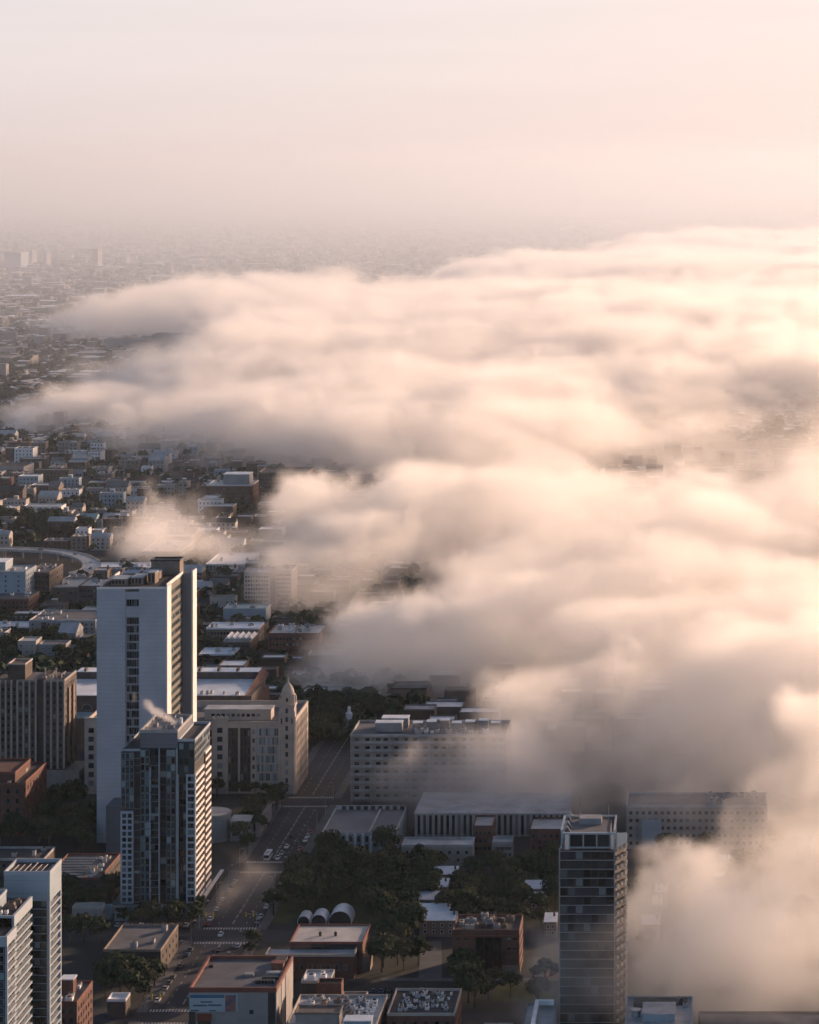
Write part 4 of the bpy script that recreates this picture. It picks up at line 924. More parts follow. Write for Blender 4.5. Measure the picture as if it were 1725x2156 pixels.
mid('tan_twin_tower', 'right of two tan towers under the left tip of the fog bank', 112, 134, 868, 912, 22, 'tan', 'palerf', 'tan', 4, 9, 4, quota=30)
mid('ribbed_block', 'long ribbed grey block at the left edge below the fog tip', -20, 50, 985, 1012, 40, 'greyw', 'tar', 'greyw', 16, 3, 4, **K)
mid('long_slab_block', 'long pale slab block with sunlit end wall above the big fog bank', 220, 350, 715, 742, 26, 'greyw', 'palerf', 'tan', 30, 5, 4, quota=100)
mid('far_slab', 'broad grey slab far away at the left edge, its end wall sunlit', 8, 44, 532, 566, 90, 'bluew', 'palerf', 'tan', 14, 9, 8, quota=60)
mid('far_tower', 'slim sunlit tower far away above the fog on the left', 194, 206, 524, 566, 60, 'greyw', 'palerf', 'tan', 4, 12, 4, quota=40)
for i, (u0, u1, vt, vb, lab) in enumerate(((605, 619, 347, 358, 'solitary block on the far horizon'), (1196, 1222, 419, 436, 'left of two dim blocks on the far haze line'), (1266, 1296, 420, 436, 'right of two dim blocks on the far haze line'),
                                           (45, 63, 395, 420, 'dim cluster block on the left horizon'), (990, 1012, 428, 444, 'faint block in the haze above the fog middle'), (1152, 1158, 434, 446, 'needle-thin pale tower in the haze'),
                                           (62, 68, 528, 556, 'thin pale tower right of the far grey slab'), (92, 98, 534, 562, 'second thin pale tower right of the far grey slab'), (258, 266, 538, 560, 'small pale tower right of the slim sunlit tower'))):
    mid('distant_tower', lab, u0, u1, vt, vb, 60, 'greyw' if i != 5 else 'white', 'palerf', group='towers far off in the haze')

# ------------------------------------------------------------------ curved elevated ramp
def ramp():
    line = [pt(u, v, 7) for u, v in ((-40, 1153), (10, 1155), (60, 1157), (110, 1160), (150, 1166), (180, 1176), (192, 1186), (192, 1196), (180, 1203), (160, 1208))]
    P = []
    for i in range(len(line) - 1):
        a = line[max(0, i - 1)]; b_ = line[i]; c = line[i + 1]; d = line[min(len(line) - 1, i + 2)]
        for t in [k / 8 for k in range(8)]:
            P.append([.5 * (2 * b_[j] + (c[j] - a[j]) * t + (2 * a[j] - 5 * b_[j] + 4 * c[j] - d[j]) * t * t + (3 * b_[j] - a[j] - 3 * c[j] + d[j]) * t ** 3) for j in (0, 1)])
    P.append(list(line[-1]))
    r = thing('elevated_ramp', 'curved pale concrete motorway ramp sweeping round beside dark trees', 'ramp', (P[0][0], P[0][1], 0))
    deck, wall = MB(), MB(); L, Rr = [], []
    for i, p in enumerate(P):
        a, c = P[max(0, i - 1)], P[min(len(P) - 1, i + 1)]
        n = Vector((c[1] - a[1], a[0] - c[0])).normalized() * 6.5
        L.append((p[0] + n.x, p[1] + n.y)); Rr.append((p[0] - n.x, p[1] - n.y))
    for i in range(len(P) - 1):
        deck.prism([L[i], Rr[i], Rr[i + 1], L[i + 1]][::-1] if False else [L[i], L[i + 1], Rr[i + 1], Rr[i]], 5.8, 7.0)
        for S in (L, Rr): wall.bar((S[i][0], S[i][1], 7.5), (S[i + 1][0], S[i + 1][1], 7.5), .5, 0, 4)
    part('deck', deck, M['palerf'], r); part('barrier', wall, M['stone'], r)
    for i in range(2, len(P) - 1, 6): part('column', MB().lathe(P[i][0], P[i][1], [(1.0, 0), (1.0, 5.0), (2.2, 5.79)], 10), M['stone2'], r)
    FOOT.append((min(p[0] for p in P) - 8, max(p[0] for p in P) + 8, min(p[1] for p in P) - 10, max(p[1] for p in P) + 10))
    return P
RAMP = ramp()

# ------------------------------------------------------------------ small houses beyond the slab tower, one by one
HK = []
walls = [('tan', 'tan'), ('brick', 'red brick'), ('greyw', 'grey'), ('brown', 'brown'), ('stone', 'cream'), ('bluew', 'pale blue'), ('stone2', 'weathered stone'), ('white', 'white')]
roofs = [('palerf', 'pale grey'), ('tar', 'black'), ('gravel', 'gravel grey'), ('membrane', 'white'), ('teal', 'pale teal')]
feats = ['hut', 'chimney', 'gable', 'units', 'plain']
fname = dict(hut='hut', chimney='chimney', gable='', units='two units', plain='no clutter')
def zone(x, y):
    u = U0 + F_PX * x / y
    a = 'left' if u < 110 else 'middle' if u < 260 else 'right'
    if y < 2020: return 'by the ramp', a
    if y < 2350: return 'past the ramp', a
    return 'in the distance', a
sides = {'left': 'far left', 'middle': 'mid left', 'right': 'near fog'}
combos = {}
q = random.Random(11)
houses = 0
y = 1660.0
def house(x, y, w, d, h, wm, rm, ft, label):
    r = thing('house', label, 'house', (x, y, 0), 'small houses of the inner suburb')
    foot(x - w / 2, x + w / 2, y, y + d, 1)
    part('wall', MB().box(x - w / 2, x + w / 2, y, y + d, 0, h), M[wm], r)
    if ft == 'gable':
        a, c, z = x - w / 2 - .3, x + w / 2 + .3, h + .01
        rf = MB().add([(a, y - .3, z), (c, y - .3, z), (c, y + d + .3, z), (a, y + d + .3, z), (a, y + d / 2, z + d * .26), (c, y + d / 2, z + d * .26)], [(0, 1, 5, 4), (2, 3, 4, 5), (1, 2, 5), (3, 0, 4), (3, 2, 1, 0)])
        part('roof', rf, M[rm], r)
    else:
        part('roof', MB().box(x - w / 2 + .3, x + w / 2 - .3, y + .3, y + d - .3, h + .01, h + .12), M[rm], r)
        part('parapet', MB().rim(x - w / 2 - .05, x + w / 2 + .05, y - .05, y + d + .05, h + .005, h + .8, .36), M['palerf' if q.random() < .4 else wm], r)
        if ft == 'hut': part('roof_hut', MB().box(x - 2, x + 1.5, y + d * .5, y + d * .5 + 3, h + .13, h + 3).box(x - 2.2, x + 1.7, y + d * .5 - .2, y + d * .5 + 3.2, h + 3.01, h + 3.3, 1), [M[wm], M['membrane']], r)
        if ft == 'units':
            for k in (-1, 1): part('rooftop_unit', MB().box(x + k * w * .2 - 1, x + k * w * .2 + 1, y + d * .35, y + d * .35 + 2.2, h + .13, h + 1.7), M['metal'], r)
    if ft == 'chimney': part('chimney', MB().box(x + w * .3, x + w * .3 + 1.2, y + d * .5, y + d * .5 + 1.2, h + .13, h + 3.2), M['brick'], r)
    n = max(2, int(w / 3.4)); m = max(1, int(h / 3.3))
    sp = grid_f(x - w / 2 + .5, x + w / 2 - .5, y, .7, h - .5, n, m)
    if y < 2100: windows(r, sp, 1.3, 1.6, M['white'], M['glass'], .14, 0, 12)
    else:
        a = MB()
        for (xx, yy, zz, f) in sp: a.box(xx - .6, xx + .6, yy - .06, yy, zz - .8, zz + .8)
        a = part('window', a, M['glass'], r)
while y < 3050 and houses < 290:
    xl = (-40 - U0) * y / F_PX; xr = (470 - U0) * y / F_PX
    x = xl + q.uniform(0, 8)
    while x < xr and houses < 290:
        w, d, h = q.uniform(9, 22), q.uniform(10, 20), q.choice([6.5, 7.5, 9.5, 10.5, 12.5])
        if q.random() < .12: w, h = w * 1.7, h + 3
        cx = x + w / 2
        if q.random() < .74 and all(free(cx + a * w / 2, y + b_ * d, 1) for a in (-1, 0, 1) for b_ in (0, .5, 1)):
            zn, sd = zone(cx, y)
            for tr in range(60):
                wi, ri, fi = q.randrange(8), q.choices(range(5), (5, 3, 4, 3, 1))[0], q.choice(feats)
                if fi == 'gable' and ri == 3: continue
                k = (wi, ri, fi, zn, sd)
                if k not in combos: break
            combos[k] = 1
            st = {6.5: 'two', 7.5: 'two', 9.5: 'three', 10.5: 'three', 12.5: 'four'}.get(h, 'tall multi')
            house(cx, y, w, d, h, walls[wi][0], roofs[ri][0], fi, '%s house with %s %s %s %s' % (walls[wi][1], ('%s roof and' % roofs[ri][1]) if fi != 'gable' else ('%s pitched' % roofs[ri][1]), fname[fi] if fi != 'gable' else 'roof', zn, sides[sd]))
            houses += 1
        x += w + q.choice([2, 3, 5, 9, 14])
    y += q.uniform(24, 34) * (1 if y < 2300 else 1.5)

# ------------------------------------------------------------------ trees: six crowns of loose leaf clumps on branching trunks
def tree_meshes(seed, h, rad, clumps, leaves, size):
    q = random.Random(seed)
    t = MB(); th = h * .38
    t.bar((0, 0, 0), (0.1, 0, th), h * .028, 0, 7, h * .018)
    cs = []
    for k in range(clumps):
        a = 2 * math.pi * (k * .618 + q.uniform(-.08, .08)); el = q.uniform(-.25, 1.0)
        rr = rad * q.uniform(.35, .95) * math.sqrt(max(.05, 1 - max(0, el) ** 2))
        c = Vector((rr * math.cos(a), rr * math.sin(a), h * .62 + el * h * .30))
        cs.append((c, rad * q.uniform(.26, .46)))
        if k % 3 == 0: t.bar((0.1, 0, th * q.uniform(.75, 1)), c, h * .012, 0, 4, h * .004)
    l = MB()
    for c, r in cs:
        for j in range(leaves):
            d = Vector((q.gauss(0, 1), q.gauss(0, 1), q.gauss(0, 1))).normalized()
            p = c + Vector((d.x, d.y, d.z * .75)) * r * q.uniform(.55, 1.08)
            n = (d + Vector((q.uniform(-.7, .7), q.uniform(-.7, .7), q.uniform(-.2, .9)))).normalized()
            u = n.orthogonal().normalized(); w = n.cross(u); s = size * q.uniform(.6, 1.3)
            ang = q.uniform(0, 6.28); u, w = u * math.cos(ang) + w * math.sin(ang), w * math.cos(ang) - u * math.sin(ang)
            l.add([p - u * s, p - w * s * .6, p + u * s, p + w * s * .6], [(0, 1, 2, 3)])
    return t, l
TREES = []
for i, (h, rad, cl, lv, s, lm) in enumerate(((11, 4.6, 22, 46, .62, 'leaf'), (13, 5.4, 26, 46, .66, 'leaf'), (9, 4.2, 18, 46, .58, 'leaf2'), (12, 4.4, 22, 46, .62, 'leaf2'), (15, 6.0, 30, 46, .70, 'leaf'), (8, 3.0, 14, 42, .5, 'leaf'))):
    t, l = tree_meshes(100 + i, h, rad, cl, lv, s)
    TREES.append((t.mesh('trunk', M['bark']), l.mesh('crown', M[lm]), rad))
ntree = 0
def tree(x, y, k, label, group, sc=1.0, rz=0.0):
    global ntree
    r = thing('tree', label, 'tree', (x, y, 0), group, rz)
    r.scale = (sc, sc, sc)
    link('trunk', TREES[k][0], r); link('crown', TREES[k][1], r)
    ntree += 1
def scatter(poly, n, label, group, kinds=(0, 1, 2, 3, 4), smin=.8, smax=1.15, gap=5.5, seed=1, ground=0):
    q = random.Random(seed)
    P = [pt(u, v, ground) for u, v in poly]
    xs, ys_ = [p[0] for p in P], [p[1] for p in P]; out = []
    for tr in range(n * 60):
        if len(out) >= n: break
        x, y = q.uniform(min(xs), max(xs)), q.uniform(min(ys_), max(ys_))
        ins = False
        for (ax, ay), (bx, by) in zip(P, P[1:] + P[:1]):
            if (ay > y) != (by > y) and x < (bx - ax) * (y - ay) / (by - ay) + ax: ins = not ins
        if not ins or not free(x, y, 2.2) or any((x - a) ** 2 + (y - b_) ** 2 < gap * gap for a, b_ in out): continue
        if AV0 - 1 < x < AV1 + 1 or any(c0 - .5 < y < c1 + .5 for c0, c1 in CROSS): continue
        out.append((x, y))
        tree(x, y, q.choice(kinds), label, group, q.uniform(smin, smax), q.uniform(0, 6.28))
    return out
scatter([(655, 1830), (700, 1800), (800, 1800), (900, 1800), (1180, 1790), (1180, 1960), (960, 1965), (870, 1990), (780, 1960), (640, 1935), (600, 1900)], 95, 'dark broad-leaved tree in the dense park grove right of the avenue', 'park grove trees', seed=1)
scatter([(1320, 1790), (1725, 1790), (1725, 2020), (1320, 2020)], 30, 'dim broad-leaved tree under the fog right of the foggy glass tower', 'trees under the fog', seed=2, gap=7)
scatter([(770, 1965), (890, 1990), (900, 2060), (790, 2060)], 8, 'dark tree in the small car yard right of the brick pavilion', 'car yard trees', seed=3)
scatter([(960, 2070), (1180, 2075), (1180, 2130), (975, 2130)], 9, 'olive green tree on the lawn in front of the dark red brick block', 'lawn trees', (2, 3, 1), seed=4, gap=6)
scatter([(570, 1680), (640, 1680), (640, 1790), (510, 1890), (500, 1730)], 10, 'roadside tree left of the avenue beyond the dark glass tower, in drifting mist', 'misty roadside trees', (0, 2, 3), seed=5, gap=6)
scatter([(455, 1660), (600, 1660), (600, 1685), (455, 1690)], 9, 'small tree at the foot of the domed block', 'trees below the domed block', (0, 2, 5), .7, .95, 5, seed=6)
scatter([(690, 1500), (745, 1500), (735, 1590), (690, 1600), (660, 1570)], 14, 'tree lining the avenue beyond the domed corner tower', 'trees beyond the dome', (1, 2, 3, 4), seed=7, gap=6)
scatter([(130, 1690), (203, 1680), (250, 1780), (250, 1800), (130, 1800), (0, 1800), (0, 1770)], 22, 'shadowed tree between the low brick block and the slab tower', 'shadowed trees by the slab tower', seed=8)
scatter([(0, 1352), (200, 1362), (200, 1400), (0, 1392)], 30, 'tree in the dark belt behind the brown setback tower', 'belt of trees behind the setback tower', seed=9, gap=6)
scatter([(-10, 1108), (200, 1112), (200, 1140), (100, 1140), (-10, 1138)], 24, 'tree in the dark belt above the curved ramp', 'belt of trees above the ramp', (1, 4, 0), 1, 1.4, 9, seed=10)
for i, (x, y) in enumerate([(-206.5 - (k % 2) * .8, 965 + 9.5 * k) for k in range(16)]):
    if free(x, y, .5) and not any(c0 - 2 < y < c1 + 2 for c0, c1 in CROSS):
        tree(x, y, (0, 2, 5, 3)[i % 4], 'street tree in the row on the left pavement of the avenue', 'left pavement trees', .85 + .1 * (i % 3), i)
for i, (x, y) in enumerate([(-177.5, 985), (-177, 994), (-176.5, 1003), (-177, 1040), (-177.5, 1050), (-177, 1098), (-176.6, 1108), (-177.2, 1120), (-177, 1132), (-176.8, 1145), (-177.3, 1156)]):
    tree(x, y, (2, 0, 3, 5)[i % 4], 'street tree in the row on the right pavement of the avenue', 'right pavement trees', .8 + .1 * (i % 3), i)
scatter([(195, 2020), (300, 2000), (300, 2110), (215, 2110)], 9, 'shadowed tree behind the brown garage yard at the bottom left', 'garage yard trees', (0, 1, 2), seed=12)
scatter([(130, 1870), (235, 1860), (245, 1985), (130, 1990)], 12, 'shadowed tree in the dark yards behind the pale blue towers', 'dark yard trees', (0, 1, 2, 4), seed=13)
scatter([(255, 1940), (370, 1940), (372, 1975), (230, 1978)], 8, 'dark tree between the brown garage and the dark glass tower', 'trees behind the garage', (0, 2, 5), seed=14, gap=5)
# everything farther: tree canopy no one could count, and the far city as one mass
def canopy(name, label, n, y0, y1, size, seed, uu=(-60, 1800), keep=lambda u, y: True):
    q = random.Random(seed); l = MB()
    for k in range(n):
        y = 1 / q.uniform(1 / y1, 1 / y0)
        u = q.uniform(*uu)
        if not keep(u, y): continue
        x = (u - U0) * y / F_PX
        if not free(x, y, 2): continue
        s = size * q.uniform(.7, 1.3); hh = s * q.uniform(1.2, 2)
        for j in range(16):
            d = Vector((q.gauss(0, 1), q.gauss(0, 1), abs(q.gauss(0, 1)) + .1)).normalized()
            p = Vector((x, y, hh * .45)) + Vector((d.x * s * .8, d.y * s * .8, d.z * hh * .55))
            nn = (d + Vector((q.uniform(-.5, .5), q.uniform(-.5, .5), q.uniform(0, .5)))).normalized()
            a = nn.orthogonal().normalized(); b_ = nn.cross(a); e = s * q.uniform(.3, .55)
            l.add([p - a * e, p - b_ * e, p + a * e, p + b_ * e], [(0, 1, 2, 3)])
    o = link(name, l.mesh(name, M['leaf']))
    return tag(o, label, 'trees', None, 'stuff')
canopy('tree_canopy', 'continuous tree canopy between the houses beyond the slab tower', 2600, 1420, 3000, 5.5, 21, (-60, 900))
canopy('far_tree_canopy', 'far tree canopy over the hazy suburbs', 9000, 2900, 14000, 7.5, 22)
def far_city():
    q = random.Random(31); b = MB()
    for k in range(12000):
        y = 1 / q.uniform(1 / 16000, 1 / 2900); u = q.uniform(-60, 1800); x = (u - U0) * y / F_PX
        x = round(x / 52) * 52 + q.uniform(-15, 15)
        if x % 208 < 24 or y % 330 < 40 or not free(x, y, 4): continue
        w, d, h = q.uniform(9, 26), q.uniform(12, 30), q.uniform(5, 11)
        if q.random() < .12 and y > 3800: w, d, h = w * 2.6, d * 1.8, h + 3
        if q.random() < .02 and u < 900 and y > 3800: h += q.uniform(8, 26)
        b.box(x - w / 2, x + w / 2, y, y + d, 0, h, 0)
        b.add([(x - w / 2, y, h + .05), (x + w / 2, y, h + .05), (x + w / 2, y + d, h + .05), (x - w / 2, y + d, h + .05)], [(0, 1, 2, 3)], q.choice((1, 1, 2, 3)))
    o = link('far_city', b.mesh('far_city', [mat('far_walls', (.20, .18, .165), .85, 0, .02, isl=.6), M['palerf'], M['membrane'], M['gravel']]))
    tag(o, 'mass of tiny far houses fading into the haze', 'houses', None, 'stuff')
far_city()
def near_fill():
    q = random.Random(33); b = MB()
    for k in range(2600):
        y = 1 / q.uniform(1 / 2950, 1 / 1400); u = q.uniform(420, 1800); x = (u - U0) * y / F_PX
        w, d, h = q.uniform(8, 22), q.uniform(10, 20), q.uniform(6, 13)
        if not all(free(x + s * w / 2, y + t * d, 2) for s in (-1, 0, 1) for t in (0, .5, 1)): continue
        foot(x - w / 2, x + w / 2, y, y + d, 2)
        if AV0 - 4 < x + w / 2 and x - w / 2 < AV1 + 4: continue
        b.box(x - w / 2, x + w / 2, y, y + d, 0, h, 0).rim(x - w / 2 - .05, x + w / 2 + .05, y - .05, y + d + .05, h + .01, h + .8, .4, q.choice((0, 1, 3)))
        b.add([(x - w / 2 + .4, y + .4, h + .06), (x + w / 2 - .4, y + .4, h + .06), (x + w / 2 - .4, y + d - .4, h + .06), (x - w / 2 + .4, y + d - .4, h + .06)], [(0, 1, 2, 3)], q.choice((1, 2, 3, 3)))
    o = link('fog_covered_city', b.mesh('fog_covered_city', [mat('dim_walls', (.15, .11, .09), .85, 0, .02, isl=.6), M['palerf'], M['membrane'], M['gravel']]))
    tag(o, 'mass of houses lost beneath the fog bank', 'houses', None, 'stuff')
near_fill()

# ------------------------------------------------------------------ cars and buses
CARP = dict(white=mat('white_car_paint', (.70, .70, .70), .3, .03), silver=mat('silver_car_paint', (.42, .43, .45), .3, .03, metal=.3), black=mat('black_car_paint', (.02, .02, .022), .25, .05),
            grey=mat('grey_car_paint', (.14, .145, .15), .3, .04), red=mat('red_car_paint', (.28, .03, .025), .3, .04), blue=mat('blue_car_paint', (.04, .08, .18), .3, .04), yellow=mat('yellow_car_paint', (.60, .42, .05), .35, .04))
M['lamp_glass'] = mat('lamp_glass', (.65, .65, .62), .2, .02)
def car_meshes():
    b = MB(); W = .9
    prof = [(-2.25, .45), (-2.25, .85), (-1.5, 1.0), (1.2, 1.02), (2.1, .86), (2.25, .6), (2.25, .35), (-2.1, .33)]
    b.add([(-W, y, z) for y, z in prof] + [(W, y, z) for y, z in prof], [tuple(range(8)), tuple(range(15, 7, -1))] + [(i, i + 8, (i + 1) % 8 + 8, (i + 1) % 8) for i in range(8)])
    b.add([(s * t, y, z) for y, z, t in ((-1.75, 1.0, .82), (-1.25, 1.46, .66), (.35, 1.48, .66), (1.05, 1.02, .82)) for s in (-1, 1)], [(2, 3, 5, 4)])
    g = MB(); v = [(s * t, y, z) for y, z, t in ((-1.75, .99, .82), (-1.25, 1.45, .67), (.35, 1.47, .67), (1.05, 1.0, .82)) for s in (-1, 1)]
    g.add(v, [(0, 1, 3, 2), (4, 5, 7, 6), (0, 2, 4, 6), (1, 7, 5, 3)])
    w = MB(); n = 12
    w.add([(x, .33 * math.cos(2 * math.pi * k / n), .33 * math.sin(2 * math.pi * k / n)) for x in (-.11, .11) for k in range(n)], [(k, (k + 1) % n, n + (k + 1) % n, n + k) for k in range(n)] + [tuple(range(n - 1, -1, -1)), tuple(range(n, 2 * n))])
    l = MB().box(-.16, .16, -.04, .04, -.08, .08)
    return b, g, w, l
cb, cg, cw_, cl_ = car_meshes()
CAR = dict(body={k: cb.mesh('body', m) for k, m in CARP.items()}, glass=cg.mesh('cabin_glass', M['glass']), wheel=cw_.mesh('wheel', M['black']), light=cl_.mesh('headlight', M['lamp_glass']))
def car(x, y, color, label, group=None, rz=0.0, z=.02):
    r = thing('car', label, 'car', (x, y, z), group, rz)
    link('body', CAR['body'][color], r); link('cabin_glass', CAR['glass'], r)
    for sx in (-.82, .82):
        for sy in (-1.4, 1.4): link('wheel', CAR['wheel'], r, (sx, sy, .34))
        link('headlight', CAR['light'], r, (sx * .72, 2.24, .72))
def on(u, v): return pt(u, v, .7)
def oncar(u, v, c, lab, rz=math.pi):
    x, y = on(u, v); car(x, y, c, lab, None, rz)
oncar(465, 1967, 'white', 'white car approaching at the zebra crossing on the avenue')
oncar(501, 1991, 'silver', 'silver car on the right side of the avenue, nearer than the white one', 0)
oncar(461, 1999, 'black', 'black car in the left lanes of the avenue')
oncar(585, 1806, 'white', 'first white car in the queue far up the avenue, beside the white bus')
oncar(593, 1796, 'silver', 'second car in the queue far up the avenue')
oncar(604, 1782, 'white', 'third car in the queue far up the avenue, farthest white roof')
oncar(570, 1850, 'grey', 'grey car alone in the drifting mist on the avenue', 0)
oncar(616, 1760, 'black', 'dark car farthest up the avenue in the mist', 0)
x, y = on(561, 1810)
r = thing('bus', 'white bus on the avenue in the drifting mist', 'bus', (x, y, 0))
b = MB().box(x - 1.25, x + 1.25, y, y + 9.5, .45, 2.95); part('body', b, CARP['white'], r)
part('roof_unit', MB().box(x - .8, x + .8, y + 2, y + 5, 2.951, 3.3), M['metal'], r)
part('windscreen', MB().box(x - 1.1, x + 1.1, y - .05, y, 1.3, 2.6), M['glass'], r)
part('side_window', MB().box(x + 1.25, x + 1.29, y + .8, y + 9, 1.5, 2.5).box(x - 1.29, x - 1.25, y + .8, y + 9, 1.5, 2.5), M['glass'], r)
for sx in (-1.15, 1.15):
    for yy in (2, 7.2): link('wheel', CAR['wheel'], r, (sx, yy, .42)).scale = (1.5, 1.25, 1.25)
cols = ['white', 'silver', 'black', 'grey', 'silver', 'white', 'red', 'blue', 'grey', 'black']
q = random.Random(77)
for k in range(26):
    y = 985 + 7.1 * k
    if any(c0 - 7 < y < c1 + 6 for c0, c1 in CROSS) or q.random() < .15: continue
    c = q.choice(cols); car(AV0 + 1.25, y, c, 'parked %s car along the left kerb of the avenue' % c, '%s cars parked at the left kerb' % c, 0)
for k in range(22):
    y = 1080 + 7.3 * k
    if any(c0 - 7 < y < c1 + 6 for c0, c1 in CROSS) or q.random() < .3: continue
    c = q.choice(cols); car(AV1 - 1.25, y, c, 'parked %s car along the right kerb of the avenue' % c, '%s cars parked at the right kerb' % c, math.pi)
for j in range(2):
    for k in range(9):
        x, y = -126 + 3.0 * k, 1003 + 7 * j - 14
        if q.random() < .25 or not free(x, y, 1): continue
        c = q.choice(cols); car(x, y, c, '%s car parked in the yard right of the brick pavilion' % c, '%s cars in the pavilion yard' % c, q.choice((0, math.pi)))
for k in range(16):
    x, y = -283.5 + q.uniform(-.3, .3), 1106 + 3.4 * k
    c = q.choice(cols); car(x, y, c, '%s car in the diagonal row left of the long low brick block' % c, '%s cars beside the long brick block' % c, math.pi / 2)
for k in range(10):
    if q.random() < .3: continue
    c = q.choice(cols); car(-238 + 3.1 * k, 1082.5, c, '%s car parked in front of the dark glass tower' % c, '%s cars before the glass tower' % c, 0)
for k, i in enumerate((20, 34, 47, 58)):
    p = RAMP[min(i, len(RAMP) - 2)]; n_ = RAMP[min(i, len(RAMP) - 2) + 1]
    car(p[0], p[1], ('black', 'grey', 'white', 'black')[k], ('black car entering the curve of the ramp', 'grey car halfway round the curved ramp', 'white car on the bend of the curved ramp', 'black car leaving the bend of the curved ramp')[k], None, math.atan2(-(n_[0] - p[0]), n_[1] - p[1]), 7.0)

# ------------------------------------------------------------------ signals, lamps, masts, water tank
def signal(x, y, s, label):
    r = thing('traffic_signal', label, 'traffic signal', (x, y, .14))
    part('pole', MB().bar((x, y, .14), (x, y, 6.2), .12).bar((x, y, 5.9), (x + 6 * s, y, 6.1), .09), M['metal'], r)
    for d in (2.6, 5.6): 
        h = part('signal_head', MB().box(x + d * s - .28, x + d * s + .28, y - .3, y + .1, 5.0, 6.7), M['yellow'], r)
        part('lens', MB().lathe(x + d * s, y - .2, [(.16, 5.3), (.16, 5.32)], 8).box(x + d * s - .14, x + d * s + .14, y - .33, y - .301, 6.2, 6.5), M['black'], h)
signal(AV0 - 1, 1079, 1, 'yellow traffic signal on the left at the zebra crossing of the avenue')
signal(AV1 + 1, 1079, -1, 'yellow traffic signal on the right at the zebra crossing of the avenue')
signal(AV0 - 1, 973, 1, 'yellow traffic signal at the nearest crossing by the bottom edge')
def lamp(x, y, s, label, group):
    r = thing('street_lamp', label, 'street lamp', (x, y, .14), group)
    part('pole', MB().bar((x, y, .14), (x, y, 8.5), .12, 0, 6, .07).bar((x, y, 8.45), (x + 2 * s, y, 8.9), .06), M['metal'], r)
    part('lamp_head', MB().box(x + 1.7 * s - .45, x + 1.7 * s + .45, y - .2, y + .2, 8.85, 9.02), M['palerf'], r)
for k in range(12):
    y = 976 + 28 * k
    lamp(AV0 - .8, y, 1, 'street lamp on the left pavement of the avenue', 'lamps along the left pavement')
    lamp(AV1 + .8, y + 13, -1, 'street lamp on the right pavement of the avenue', 'lamps along the right pavement')
def mast(u, v0, v1, label):
    x, y = pt(u, v1); h = (v1 - v0) * y / F_PX
    r = thing('light_mast', label, 'light mast', (x, y, 0))
    part('pole', MB().bar((x, y, 0), (x, y, h), .35, 0, 6, .2), M['metal'], r)
    part('lamp_ring', MB().lathe(x, y, [(1.6, h - .4), (1.6, h + .3)], 10), M['palerf'], r)
mast(8, 1102, 1176, 'tall motorway light mast at the left edge by the ramp')
mast(257, 1075, 1160, 'tall motorway light mast above the slab tower roof')
x, y = pt(735, 1540)
r = thing('water_tank', 'small white roof tank catching the sun beyond the domed corner tower', 'tank', (x, y, 0))
part('stand', MB().box(x - 2.4, x + 2.4, y - 2, y + 2, 0, 7.0), M['stone2'], r)
part('tank', MB().lathe(x, y, [(1.9, 7.01), (1.9, 10.0), (.9, 10.9), (.9, 13.2), (.4, 13.8)], 14), M['membrane'], r)

# ------------------------------------------------------------------ fog, steam, haze

def pt(u, v, z=0.0):               # survey helper: where a sight line meets height z
    d = F_PX * (CAM_H - z) / (v - V0)
    return ((u - U0) * d / F_PX, d)

def lattice(i0, n, seed, j0, m, k0, l):
    i = np.arange(i0, i0 + n, dtype=np.int64)[:, None, None]
    j = np.arange(j0, j0 + m, dtype=np.int64)[None, :, None]
    k = np.arange(k0, k0 + l, dtype=np.int64)[None, None, :]
    h = (i * 374761393 + j * 668265263 + k * 2147483647 + seed * 974634721) & 0x7fffffff
    h = ((h ^ (h >> 13)) * 1274126177) & 0x7fffffff
    h = ((h ^ (h >> 16)) * 1103515245 + 12345) & 0x7fffffff
    h = h ^ (h >> 15)
    return (h % 65536) / 32767.5 - 1.0

def spline_w(c, s):                # cubic B-spline weights of regular samples on the lattice
    t = c / s
    b = np.floor(t).astype(int)
    f = t - b
    i0 = b.min() - 1
    n = b.max() + 3 - i0
    W = np.zeros((len(c), n), np.float32)
    r = np.arange(len(c))
    W[r, b - 1 - i0] = (1 - f) ** 3 / 6
    W[r, b - i0] = (3 * f ** 3 - 6 * f ** 2 + 4) / 6
    W[r, b + 1 - i0] = (-3 * f ** 3 + 3 * f ** 2 + 3 * f + 1) / 6
    W[r, b + 2 - i0] = f ** 3 / 6
    return W, i0, n

def noise3(X, Y, Z, s, seed):      # smooth value noise on the product grid X x Y x Z, s = (sx, sy, sz)
    Wx, i0, n = spline_w(X, s[0]); Wy, j0, m = spline_w(Y, s[1]); Wz, k0, l = spline_w(Z, s[2])
    L = lattice(i0, n, seed, j0, m, k0, l).astype(np.float32)
    A = np.tensordot(Wx, L, (1, 0))              # x, m, l
    A = np.einsum('xml,ym->xyl', A, Wy, optimize=True)
    return np.tensordot(A, Wz, (2, 1)) * 2.2     # x, y, z

def fbm(X, Y, Z, s, octs, seed, gain=0.5, billow=False):
    out, a, tot = 0, 1.0, 0.0
    for o in range(octs):
        n = noise3(X, Y, Z, (s[0] / 2 ** o, s[1] / 2 ** o, s[2] / 2 ** o), seed + 17 * o)
        out = out + a * ((1 - 2 * np.abs(n)) if billow else n)
        tot += a
        a *= gain
    return out / tot

